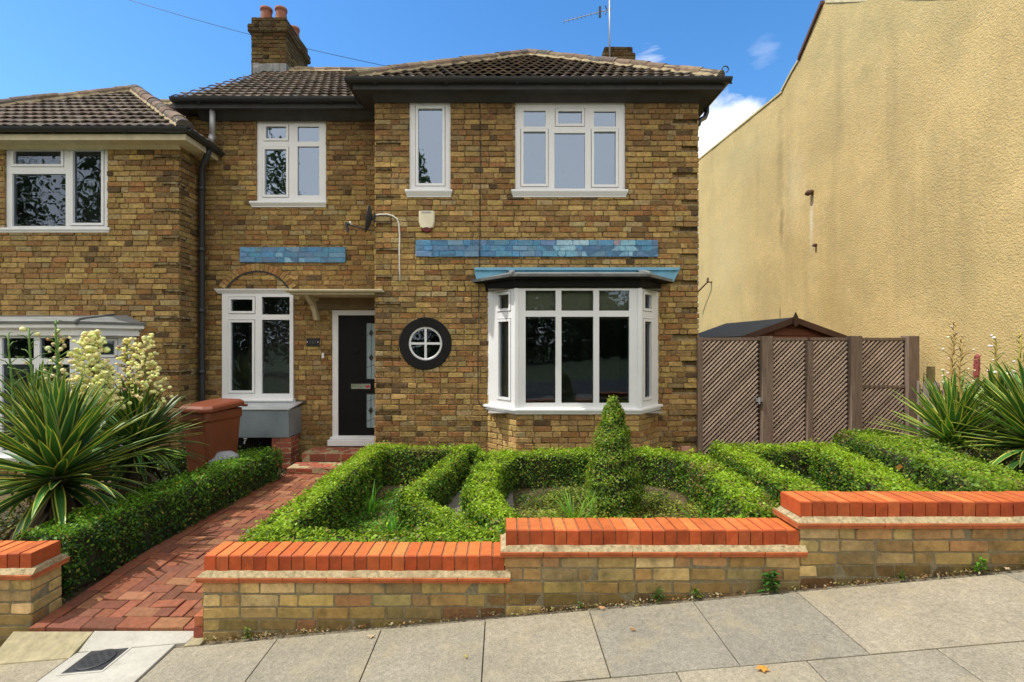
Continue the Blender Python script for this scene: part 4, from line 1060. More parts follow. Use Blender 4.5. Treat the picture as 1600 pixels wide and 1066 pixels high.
mb.tube([(NX + EV + .02, YR - .28, gz2 - .06), (NX + EV + .0, YR - .28, gz2 - .15), (NX + .12, YR - .2, gz2 - .30), (px_, py_, gz2 - .40), (px_, py_, 1.0), (px_, py_, -.3)], .042, 10)
for z in (3.9, 3.0, 2.1, 1.2): mb.tube([(px_, py_, z), (px_, py_, z + .06)], .054, 10)
mb.build('downpipe', 'black_plastic', nb, smooth=True)
mb = MB(); mb.quad((-15, YR + .02, -1), (NXL, YR + .02, -1), (NXL, YR + .02, nwz), (-15, YR + .02, nwz), 0, (.3, .18, .07)); mb.build('wall', ['stock_brick'], nb)

# grey vent pipe on the recess wall
mb = MB(); gx, gy = PX(332, 106.5), F / 106.5
mb.tube([(gx, gy, PZ(165, 106.5)), (gx, gy, PZ(216, 106.5))], .04, 12); mb.tube([(gx, gy, PZ(212, 106.5)), (gx - .02, gy - .02, PZ(224, 106.5))], .046, 12)
mb.build('pipe', 'galv', house, smooth=True)

# ------------------------------------------------------------------ fittings hung on the house
t = thing('satellite_dish', 'dark satellite dish seen edge on at the corner of the front wing', 'satellite dish', (XL, YF, PZ(340, 112)))
zc = PZ(341, 112); xc = PX(577, 112)
mb = MB(); Md = Matrix.Translation((xc, YF + .02, zc)) @ Matrix.Rotation(math.radians(8), 4, 'Y') @ Matrix.Rotation(math.radians(12), 4, 'Z') @ Matrix.Rotation(-math.pi / 2, 4, 'Y')
prof = [(0, -.05), (.06, -.047), (.12, -.034), (.17, -.014), (.20, .004), (.205, .006), (.203, .0), (.17, -.022), (.12, -.043), (.06, -.056), (0, -.06)]
vs = []; sg = 28
for r, z in prof:
    for k in range(sg): a = 2 * math.pi * k / sg; vs.append(Md @ Vector((r * math.cos(a), r * math.sin(a) * .9, z + .03)))
mb.add(vs, [(i * sg + k, i * sg + (k + 1) % sg, (i + 1) * sg + (k + 1) % sg, (i + 1) * sg + k) for i in range(len(prof) - 1) for k in range(sg)])
mb.build('reflector', 'dish_dark', t, smooth=True)
mb = MB(); mb.tube([(xc + .0, YF + .02, zc), (XL - .02, YF + .02, zc), (XL + .0, YF + .02, zc + .03)], .028, 10); mb.box(XL - .03, XL - .008, YF - .0, YF + .12, zc - .07, zc + .09); mb.build('mount', 'dish_dark', t)
mb = MB(); ax_, ay_, az_ = PX(546, 112), YF - .10, PZ(353, 112)
mb.tube([(xc + .02, YF + .01, PZ(360, 112)), (PX(553, 112), YF - .08, PZ(355, 112)), (ax_, ay_, az_)], .011, 8); mb.build('arm', 'dish_dark', t)
mb = MB(); mb.tube([(ax_ - .01, ay_, az_ + .02), (ax_ + .01, ay_, az_ - .11)], [.024, .016], 10); mb.tube([(ax_ - .02, ay_, az_ + .0), (ax_ + .045, ay_, az_ + .012)], .022, 10); mb.build('receiver', 'dish_dark', t)
mb = MB(); mb.tube([(ax_ + .04, ay_, az_ + .01), (ax_ + .055, ay_, az_ + .014)], .026, 10); mb.build('receiver_cap', 'cable_white', t)
mb = MB()
W = lambda x, y: Vector((PX(x, 112), YF - .024, PZ(y, 112)))
mb.tube([W(588, 337), W(594, 336), W(606, 336), W(614, 338), W(621, 343), W(624, 352), W(625, 368), W(624.5, 395), W(624.5, 420), W(625.5, 440)], .011, 8)
tag(mb.build('cable', 'cable_white', smooth=True), 'white cable curving down the brick wall from the satellite dish', 'cable')
mb = MB(); W2 = lambda x, y: Vector((PX(x, 112), YF - .016, PZ(y, 112)))
mb.tube([W2(750, 160), W2(750.5, 280), W2(750, 374)], .006, 6); mb.tube([Vector((PX(750, 112), YF - .05, PZ(375, 112))), Vector((PX(750, 112), YF - .05, PZ(403, 112)))], .006, 6); mb.tube([W2(750, 404), W2(749, 420)], .006, 6)
mb.tube([W2(748, 442), W2(747, 560), W2(747, 625), W2(752, 634), W2(762, 638)], .006, 6)
tag(mb.build('cable', 'black_plastic', smooth=True), 'thin black cable running straight down the front wall beside the bay', 'cable')
t = thing('alarm_box', 'cream burglar alarm box with dark red lens below the narrow window', 'alarm', (PX(667, 112), YF, PZ(348, 112)))
mb = MB(); cxa, za, zb_ = PX(667.5, 112), PZ(357, 112), PZ(331, 112)
def shield(w, d, z0, z1, taper): 
    pts = []
    for (x, z) in ((-w * taper, z0), (-w * .5, z0 - .012), (0, z0 - .0), (w * .5, z0 - .012), (w * taper, z0), (w, z0 + (z1 - z0) * .35), (w, z1 - .012), (w * .9, z1), (-w * .9, z1), (-w, z1 - .012), (-w, z0 + (z1 - z0) * .35)): pts.append((x, z))
    return pts
ps = shield(.108, .07, za, zb_, .8); k = len(ps)
vs = [Vector((cxa + x, YF - .008, z)) for x, z in ps] + [Vector((cxa + x, YF - .055, z)) for x, z in ps] + [Vector((cxa + x * .86, YF - .075, za + (z - za) * .93 + .008)) for x, z in ps]
mb.add(vs, [(i, (i + 1) % k, k + (i + 1) % k, k + i) for i in range(k)] + [(k + i, k + (i + 1) % k, 2 * k + (i + 1) % k, 2 * k + i) for i in range(k)] + [tuple(range(2 * k, 3 * k))[::-1]])
mb.build('cover', 'alarm_cream', t, bevel=.004)
mb = MB(); mb.prism([Vector((cxa - .085, YF - .01, za + .006)), Vector((cxa - .06, YF - .01, za - .045)), Vector((cxa, YF - .01, za - .062)), Vector((cxa + .06, YF - .01, za - .045)), Vector((cxa + .085, YF - .01, za + .006))], (0, -.045, 0)); mb.build('lens', 'alarm_red', t, bevel=.006)
mb = MB(); mb.box(cxa - .065, cxa + .065, YF - .0785, YF - .07, zb_ - .036, zb_ - .018); mb.build('grille', 'galv', t)

# number plaque and bell beside the door
t = thing('number_plaque', 'small black house number plaque with two white screws beside the door', 'plaque', (PX(489.5, 104), YR, PZ(535, 104)))
mb = MB(); q = wpx(104, 480, 500, 528.5, 541); mb.box(q[0], q[1], YR - .03, YR - .009, q[2], q[3]); mb.build('plate', 'slate', t, bevel=.004)
for x in (q[0] + .012, q[1] - .02):
    mb = MB(); mb.lathe([(.009, 0), (.007, .004), (0, .005)], (x, YR - .03, (q[2] + q[3]) / 2), 10, M=Matrix.Rotation(math.pi / 2, 4, 'X')); mb.build('screw', 'white_paint', t)
fc = bpy.data.curves.new('number', 'FONT'); fc.body = '167'; fc.size = .075; fc.align_x = 'CENTER'; fc.align_y = 'CENTER'; fc.extrude = .001
fo = bpy.data.objects.new('number', fc); COL.objects.link(fo); fc.materials.append(MATS['slate_lettering'])
me = bpy.data.meshes.new_from_object(fo.evaluated_get(bpy.context.evaluated_depsgraph_get())); bpy.data.objects.remove(fo)
me.transform(Matrix.Translation(((q[0] + q[1]) / 2, YR - .0325, (q[2] + q[3]) / 2)) @ Matrix.Rotation(math.pi / 2, 4, 'X')); link('number', me, t)
mb = MB(); q = wpx(104, 503.5, 507, 551.5, 560); mb.box(q[0], q[1], YR - .03, YR - .008, q[2], q[3]); tag(mb.build('doorbell', 'white_paint', bevel=.005), 'small white doorbell push left of the black front door', 'doorbell')

# aerial on the right-hand stack
t = thing('tv_aerial', 'thin television aerial on a tall pole strapped to the right chimney', 'aerial', (PX(952, 75), 10.36, 7))
s = 75.5; ya = F / s; xa = PX(952.5, s)
mb = MB(); mb.tube([(xa, ya, PZ(104, s)), (xa, ya, PZ(0, s) + .25)], .017, 8); mb.build('pole', 'galv', t, smooth=True)
mb = MB(); A = Vector((PX(956, s), ya, PZ(14, s))); B = Vector((PX(882, s), ya + .25, PZ(22, s))); mb.tube([A, B], .008, 6); mb.build('boom', 'galv', t)
mb = MB()
for k, h in ((.0, .0), (.30, .045), (.42, .045), (.54, .045), (.62, .045), (.70, .045), (.79, .045), (.88, .045), (.98, .045)):
    p = A.lerp(B, k); 
    if h: mb = MB(); mb.tube([p - ZAX * h, p + ZAX * h], .005, 5); mb.build('element', 'iron', t)
mb = MB(); p = A.lerp(B, .24); mb.box(p.x - .02, p.x + .02, p.y - .02, p.y + .02, p.z - .11, p.z + .11); mb.build('element', 'iron', t)
mb = MB(); p = A.lerp(B, .10); mb.tube([p + Vector((-.03, 0, .09)), p, p + Vector((-.03, 0, -.09))], .012, 6); mb.build('reflector', 'iron', t)

# telephone wire far behind the roofs
mb = MB(); Wy = 16.0; sW = F / Wy
P0, P1 = Vector((PX(60, sW), Wy, PZ(-45, sW))), Vector((PX(760, sW), Wy, PZ(134, sW)))
mb.tube([P0.lerp(P1, k / 16) - ZAX * (.3 * math.sin(math.pi * k / 16)) for k in range(17)], .009, 5)
tag(mb.build('telephone_wire', 'black_plastic'), 'thin telephone wire crossing the sky behind the tall chimney', 'wire')

# ------------------------------------------------------------------ rendered house on the right
XW = 6.0
rh = thing('house', 'tall windowless house end wall in yellow ochre render at the right', 'house', (XW, 9.3, .3))
prof = [(15.3, -1), (15.3, 7.28), (13.2, 7.16), (11.3, 7.05), (10.72, 7.03), (10.3, 7.26), (10.06, 7.36), (9.36, 7.97), (9.25, 8.0), (5.0, 5.17), (5.0, -1)]
mb = MB()
# gable face as a fine grid so that the roughcast is real relief
def top_at(y):
    P = prof[1:-1]
    for (ya, za), (yb, zb_) in zip(P[:-1], P[1:]):
        if yb <= y <= ya: return zb_ + (za - zb_) * (y - yb) / (ya - yb)
    return 5.17
ny, nz = 210, 90; vs = []
for i in range(ny + 1):
    y = 5.0 + 10.3 * i / ny; zt_ = top_at(y)
    for j in range(nz + 1):
        z = -1 + (zt_ + 1) * j / nz
        d = .022 * mnoise.noise((y * .7, z * .7, 1)) + .004 * mnoise.noise((y * 3, z * 3, 5)) + .003 * mnoise.noise((y * 9, z * 9, 8))
        vs.append((XW + d, y, z))
mb.add(vs, [(i * (nz + 1) + j, i * (nz + 1) + j + 1, (i + 1) * (nz + 1) + j + 1, (i + 1) * (nz + 1) + j) for i in range(ny) for j in range(nz)])
mb.build('wall', 'yellow_render', rh, smooth=True)
mb = MB()
mb.quad((XW + .02, 5.0, -1), (XW + 7, 5.0, -1), (XW + 7, 5.0, 5.17), (XW + .02, 5.0, 5.17)); mb.quad((XW + 7, 5, -1), (XW + 7, 15.3, -1), (XW + 7, 15.3, 7.2), (XW + 7, 5, 5.1)); mb.quad((XW, 15.3, -1), (XW + 7, 15.3, -1), (XW + 7, 15.3, 7.28), (XW, 15.3, 7.28))
mb.build('wall', 'yellow_render', rh)
mb = MB()
P = prof[1:-1]
for (ya, za), (yb, zb_) in zip(P[:-1], P[1:]): mb.quad((XW - .0, ya, za + .03), (XW - .0, yb, zb_ + .03), (XW + 7, yb, zb_ + .03), (XW + 7, ya, za + .03), 0, (.14, .08, .06))
mb.build('roof', 'roof_tile', rh)
mb = MB()      # verge: pale band on the front slope, dark tile edge on the rear slope
def verge(mb, pts, w0, w1, out, m):
    for (ya, za), (yb, zb_) in zip(pts[:-1], pts[1:]):
        vs = [(XW - out, ya, za + w1), (XW - out, yb, zb_ + w1), (XW - out, yb, zb_ - w0), (XW - out, ya, za - w0)]
        vs += [(XW + .3, a, b) for _, a, b in vs]
        mb.add(vs, [(0, 1, 2, 3), (4, 7, 6, 5), (0, 4, 5, 1), (3, 2, 6, 7), (0, 3, 7, 4), (1, 5, 6, 2)], m)
verge(mb, [(9.27, 8.0), (5.0, 5.17)], .02, .03, .012, 0); verge(mb, [(10.08, 7.37), (9.34, 8.0)], .0, .07, .045, 1); verge(mb, [(10.7, 7.06), (10.32, 7.27), (10.1, 7.36)], .0, .04, .03, 0); verge(mb, [(15.3, 7.28), (13.2, 7.17), (10.7, 7.05)], .02, .02, .02, 2)
mb.build('verge', ['verge_cream', 'verge_tile', 'yellow_render'], rh) if (mat('verge_cream', base=(.58, .48, .28), rough=.9, var=(5, .25)), mat('verge_tile', base=(.12, .06, .045), rough=.8, var=(8, .3))) else None
def on_wall(px, py):    # point on the rendered wall seen at that pixel
    s_ = (px - CX) / XW; return Vector((XW, F / s_, PZ(py, s_)))
for i, (px, py, lab) in enumerate(((1269, 301, 'rusty iron stub high on the yellow rendered wall above a pale streak'), (1276, 383, 'small rusty fixing lower on the yellow rendered wall'))):
    p = on_wall(px, py); mb = MB(); k = .05 if i == 0 else .03
    mb.tube([p + Vector((.03, 0, .01)), p + Vector((-.08 * (1 - .4 * i), 0, 0)), p + Vector((-.10 * (1 - .4 * i), .0, -k * .8))], k, 8); tag(mb.build('iron_stub', 'rust', smooth=True), lab, 'wall fixing')
p = on_wall(1112, 441); q = p + Vector((-.3, .6, -.36)); mb = MB(); mb.tube([p + Vector((.05, 0, .0)), p + Vector((-.12, 0, 0)), q], .022, 8); mb.tube([p + Vector((-.12, 0, 0)), p + Vector((-.1, .02, .12))], .03, 8)
tag(mb.build('iron_bracket', 'rust'), 'dark iron bracket leaning off the yellow wall beside the brick corner', 'bracket')

# ------------------------------------------------------------------ shed and trellis
t = thing('garden_shed', 'brown wooden shed with grey felt roof behind the trellis', 'shed', (4.76, 8.2, 0))
ys, ye, xc, hw, za, zr = 8.2, 10.6, 4.76, .86, 1.75, 2.06
mb = MB(); mb.add([(xc - hw + .06, ys + .04, -.1), (xc + hw - .06, ys + .04, -.1), (xc + hw - .06, ys + .04, za), (xc, ys + .04, zr - .04), (xc - hw + .06, ys + .04, za)], [(0, 1, 2, 3, 4)])
for k in range(18):
    z = -.05 + k * .115
    if z + .11 < za + .3:
        w = hw - .06 if z + .11 < za else max(.05, (hw - .06) * (zr - .05 - z - .11) / (zr - za))
        mb.add([(xc - w, ys + .018, z), (xc + w, ys + .018, z), (xc + w, ys + .034, z + .113), (xc - w, ys + .034, z + .113)], [(0, 1, 2, 3)])
mb.quad((xc - hw + .06, ys + .04, -.1), (xc - hw + .06, ye, -.1), (xc - hw + .06, ye, za), (xc - hw + .06, ys + .04, za)); mb.quad((xc + hw - .06, ys + .04, -.1), (xc + hw - .06, ye, -.1), (xc + hw - .06, ye, za), (xc + hw - .06, ys + .04, za))
mb.build('wall', 'shed_wood', t)
mb = MB()
for sg in (-1, 1):
    a = Vector((xc + sg * hw, ys - .06, za)); b = Vector((xc, ys - .06, zr)); up = Vector((0, 0, .02))
    mb.add([a, b, b + Vector((0, ye - ys + .1, 0)), a + Vector((0, ye - ys + .1, 0)), a + up, b + up, b + up + Vector((0, ye - ys + .1, 0)), a + up + Vector((0, ye - ys + .1, 0))], [(0, 1, 2, 3), (4, 7, 6, 5), (0, 4, 5, 1), (0, 3, 7, 4), (1, 5, 6, 2), (2, 6, 7, 3)])
mb.build('roof', 'felt', t)
mb = MB()
for sg in (-1, 1):
    a = Vector((xc + sg * (hw + .01), ys - .085, za - .03)); b = Vector((xc + sg * .002, ys - .085, zr - .025))
    mb.add([a - ZAX * .05, b - ZAX * .05, b + ZAX * .05, a + ZAX * .05] + [q + Vector((0, .022, 0)) for q in (a - ZAX * .05, b - ZAX * .05, b + ZAX * .05, a + ZAX * .05)], [(0, 1, 2, 3), (7, 6, 5, 4), (3, 2, 6, 7), (0, 4, 5, 1), (0, 3, 7, 4), (1, 5, 6, 2)])
mb.build('bargeboard', 'shed_trim', t)
mb = MB(); mb.prism([Vector((xc - .03, ys - .11, zr - .13)), Vector((xc + .03, ys - .11, zr - .13)), Vector((xc + .035, ys - .11, zr + .02)), Vector((xc, ys - .11, zr + .10)), Vector((xc - .035, ys - .11, zr + .02))], (0, .024, 0)); mb.build('finial', 'shed_trim', t)

s = 112; yt = F / s
tr = thing('trellis_screen', 'weathered brown trellis screen with thick posts between house and yellow wall', 'trellis', (4.2, yt, .1))
ztop = PZ(529, s)
def lattice(x0, x1, z0, z1, y, dense=.064):
    mb = MB(); w = .021; H = z1 - z0; Wd = x1 - x0
    for dirn in (0, 1):
        k = -H
        while k < Wd:
            # line from (x0+k, z0) rising to the right; mirrored for the second layer
            a = max(k, 0); b = min(k + H, Wd)
            if b - a > .03:
                pa, pb = (x0 + a, z0 + a - k), (x0 + b, z0 + b - k)
                if dirn: pa, pb = (x0 + Wd - a, pa[1]), (x0 + Wd - b, pb[1])
                d = Vector((pb[0] - pa[0], 0, pb[1] - pa[1])).normalized(); nrm = Vector((-d.z, 0, d.x)) * (w / 2)
                yy = y - .010 if dirn == 0 else y + .004
                A, B = Vector((pa[0], yy, pa[1])), Vector((pb[0], yy, pb[1])); th = Vector((0, .010, 0))
                vs = [A - nrm, B - nrm, B + nrm, A + nrm]; vs = vs + [q + th for q in vs]
                kk = random.uniform(.75, 1.2); c = tuple(q * kk for q in ((.56, .43, .34) if dirn == 0 else (.13, .085, .06)))  # front slats coloured as lit, rear layer coloured as in shade
                mb.add(vs, [(0, 1, 2, 3), (7, 6, 5, 4), (3, 2, 6, 7), (0, 4, 5, 1), (0, 3, 7, 4), (1, 5, 6, 2)], 0, c)
            k += dense
    return mb
panels = [(1096, 1184), (1205, 1257), (1268, 1323), (1344, 1411)]
for a, b in panels:
    x0, x1 = PX(a, s), PX(b, s); zb0 = G((x0 + x1) / 2) - .02
    lattice(x0, x1, zb0, ztop - .03, yt).build('lattice', 'trellis_wood', tr)
    mb = MB(); mb.box(x0 - .03, x1 + .03, yt - .02, yt + .022, ztop - .03, ztop + .012); mb.build('rail', 'post_wood', tr, bevel=.004)
posts = [(1088, 1096, .015), (1187, 1204, .03), (1258, 1267, -.04), (1325, 1342, .035), (1413, 1430, .035)]
for a, b, dz in posts:
    x0, x1 = PX(a, s), PX(b, s); w = (x1 - x0)
    mb = MB(); mb.box(x0, x1, yt - min(w, .1) * .75, yt + .07, -.1, ztop + dz); mb.build('post', 'post_wood', tr, bevel=.006)
mb = MB(); mb.box(PX(1342, s), PX(1413, s), yt - .022, yt + .02, PZ(606, s), PZ(602, s)); mb.build('rail', 'post_wood', tr)
mb = MB(); mb.box(PX(1179, s), PX(1187, s), yt - .075, yt - .03, PZ(627, s), PZ(622, s)); mb.tube([(PX(1182, s), yt - .08, PZ(620, s)), (PX(1182, s), yt - .08, PZ(630, s))], .014, 8); mb.build('latch', 'galv', tr)
# dark boards fixed behind the lattice
mb = MB(); x = PX(1092, s)
while x < PX(1420, s):
    mb.box(x, x + .115, yt + .10, yt + .115, -.1, ztop - .02 + random.uniform(-.01, 0)); x += .12
mb.build('backing_board', 'shed_trim', tr)

# picket fence towards the rendered wall
fn = thing('picket_fence', 'grey weathered picket fence with pointed tops behind the right yuccas', 'fence', (5.86, 6.0, .1))
A, B = Vector((5.74, 6.9, 0)), Vector((5.88, 4.6, 0)); n = 17
for k in range(n):
    p = A.lerp(B, k / (n - 1)); d = (B - A).normalized(); zt_ = 1.14 + .08 * k / n; nrm = Vector((d.y, -d.x, 0)) * .018
    a, b = p - d * .045, p + d * .045
    poly = [a, b, b + ZAX * (zt_ - .05), b.lerp(a, .2) + ZAX * (zt_ - .012), p + ZAX * zt_, a.lerp(b, .2) + ZAX * (zt_ - .012), a + ZAX * (zt_ - .05)]
    mb = MB(); mb.prism(poly, nrm); mb.build('picket', 'fence_grey', fn)
mb = MB()
for z in (.95, .45):
    d = (B - A).normalized(); nrm = Vector((d.y, -d.x, 0)) * -.04
    mb.prism([A + ZAX * z - d * .05, A + ZAX * (z + .07) - d * .05, B + ZAX * (z + .15), B + ZAX * (z + .08)], nrm)
mb.build('rail', 'shed_trim', fn)
mb = MB(); lp = Vector((PX(1578, 138), F / 138, 0)); zl = PZ(594, 138)
mb.lathe([(.10, 0), (.105, .02), (.09, .07), (.05, .11), (.02, .125), (.0, .13)], lp + ZAX * (zl - .04), 16); t = thing('garden_lantern', 'small pale domed garden lantern behind the right yuccas', 'lantern', (lp.x, lp.y, 0))
mb.build('cap', 'white_paint', t, smooth=True)
mb = MB(); mb.lathe([(.06, 0), (.06, .16)], lp + ZAX * (zl - .20), 12); mb.build('lamp_glass', 'stone_grey', t, smooth=True)
mb = MB(); mb.tube([lp + ZAX * 0, lp + ZAX * (zl - .2)], .02, 8); mb.build('post', 'galv', t)

# ------------------------------------------------------------------ bin, cabinet, pier
def build_bin():
    t = thing('wheelie_bin', 'brown wheelie bin with closed lid standing by the grey metal cabinet', 'wheelie bin', (PX(327, 134), F / 134, -.1))
    s = 132; M = Matrix.Translation((PX(320, s), F / s + .16, -.15)) @ Matrix.Rotation(math.radians(-16), 4, 'Z')
    mb = MB(); lo, hi = (.165, .20), (.205, .27); H = 1.0
    vs = []
    for (wx, wy), z in (((lo[0], lo[1]), .02), ((lo[0] * 1.02, lo[1] * 1.02), .08), ((hi[0] * .97, hi[1] * .97), H - .12), ((hi[0] * 1.03, hi[1] * 1.03), H - .10), ((hi[0] * 1.03, hi[1] * 1.03), H)):
        c = .04
        for x, y in ((-wx + c, -wy), (wx - c, -wy), (wx, -wy + c), (wx, wy - c), (wx - c, wy), (-wx + c, wy), (-wx, wy - c), (-wx, -wy + c)): vs.append(M @ Vector((x, y, z)))
    mb.add(vs, [(i * 8 + k, i * 8 + (k + 1) % 8, (i + 1) * 8 + (k + 1) % 8, (i + 1) * 8 + k) for i in range(4) for k in range(8)] + [tuple(range(8))[::-1], tuple(range(32, 40))])
    mb.build('body', 'bin_brown', t, bevel=.008)
    mb = MB(); vs = []
    for o, z in ((.03, H - .005), (.04, H + .0), (.04, H + .04), (.01, H + .07), (-.06, H + .085)):
        wx, wy = hi[0] + o, hi[1] + o; c = .07
        for x, y in ((-wx + c, -wy), (wx - c, -wy), (wx, -wy + c), (wx, wy - c), (wx - c, wy), (-wx + c, wy), (-wx, wy - c), (-wx, -wy + c)): vs.append(M @ Vector((x, y, z + .035 * (y + wy) / .6)))
    mb.add(vs, [(i * 8 + k, i * 8 + (k + 1) % 8, (i + 1) * 8 + (k + 1) % 8, (i + 1) * 8 + k) for i in range(4) for k in range(8)] + [tuple(range(8))[::-1], tuple(range(32, 40))])
    mb.build('lid', 'bin_lid', t, bevel=.01)
    mb = MB(); mb.tube([M @ Vector((-.2, .33, H + .02)), M @ Vector((.2, .33, H + .02))], .017, 8); mb.build('handle', 'bin_brown', t)
    for x in (-.2, .2):
        mb = MB(); mb.tube([M @ Vector((x - .025, .22, .09)), M @ Vector((x + .025, .22, .09))], .095, 18); mb.build('wheel', 'rubber', t)
build_bin()
t = thing('metal_cabinet', 'grey galvanised metal box below the ground floor window left of the door', 'metal box', (-3.4, 7.1, .3))
xa, xb, ya, yb, za, zb_ = PX(352, 111), PX(451, 111), F / 111, YR - .02, PZ(684, 111), PZ(641, 111)
mb = MB(); mb.box(xa, xb, ya, yb, za, zb_); mb.build('body', 'zinc', t, bevel=.004)
mb = MB(); mb.add([(xa - .02, ya - .02, zb_ + .004), (xb + .015, ya - .02, zb_ + .004), (xb + .015, yb, zb_ + .05), (xa - .02, yb, zb_ + .05), (xa - .02, ya - .02, zb_ + .022), (xb + .015, ya - .02, zb_ + .022), (xb + .015, yb, zb_ + .068), (xa - .02, yb, zb_ + .068)], [(0, 3, 2, 1), (4, 5, 6, 7), (0, 1, 5, 4), (1, 2, 6, 5), (3, 0, 4, 7), (2, 3, 7, 6)]); mb.build('lid', 'zinc_light', t, bevel=.003) if mat('zinc_light', base=(.55, .58, .60), rough=.35, metal=.3, var=(4, .15)) else None
mb = MB(); p = Vector((PX(379, 112), ya + .02, za - .01)); mb.tube([p + ZAX * .02, p - ZAX * .03, p + Vector((0, -.03, -.045)), p + Vector((0, -.035, -.075))], .011, 8); mb.tube([p + Vector((-.025, -.01, -.005)), p + Vector((.025, -.01, -.005))], .008, 6); mb.build('tap', 'galv', t)
mb = MB(); pal = lambda u, z: tuple(q * .9 for q in pick(REDB))
x0, x1 = PX(424, 111), PX(453, 111); y0_, y1_ = ya + .02, ya + .30
brick_wall(mb, Vector((0, y0_, 0)), UX, NY, x0, x1, -.12, za - .003, pal=pal, back=-.02, proud=.005); brick_wall(mb, Vector((x1, y0_, 0)), Vector((0, 1, 0)), Vector((1, 0, 0)), 0, y1_ - y0_, -.12, za - .003, pal=pal, back=-.02, proud=.005); brick_wall(mb, Vector((x0, y1_, 0)), Vector((0, -1, 0)), Vector((-1, 0, 0)), 0, y1_ - y0_, -.12, za - .003, pal=pal, back=-.02, proud=.005)
tag(mb.build('brick_pier', ['red_brick', 'pale_mortar']), 'small red brick pier under the right end of the grey metal box', 'pier')
mb = MB(); mb.box(-4.3, x0 - .006, YR - .14, YR - .12, -.12, za - .02); tag(mb.build('shade_sheet', 'black_paint'), 'black sheet standing in for the shade under the grey metal box', 'panel')  # black sheet put in where only shade fills the gap
# pale lump behind the hedge
bmv = MB(); o = Vector((PX(350, 131), F / 131, .22)); vs = []; sg = 18
for i in range(9):
    th = math.pi * i / 8
    for k in range(sg):
        ph = 2 * math.pi * k / sg; d = Vector((math.sin(th) * math.cos(ph), math.sin(th) * math.sin(ph), math.cos(th)))
        r = 1 + .25 * mnoise.noise(d * 1.9); vs.append(o + Vector((d.x * .2 * r, d.y * .15 * r, d.z * .15 * r)))
bmv.add(vs, [(i * sg + k, (i + 1) * sg + k, (i + 1) * sg + (k + 1) % sg, i * sg + (k + 1) % sg) for i in range(8) for k in range(sg)])
tag(bmv.build('plastic_sack', 'stone_grey', smooth=True), 'pale grey sack behind the hedge in front of the brown bin', 'sack')

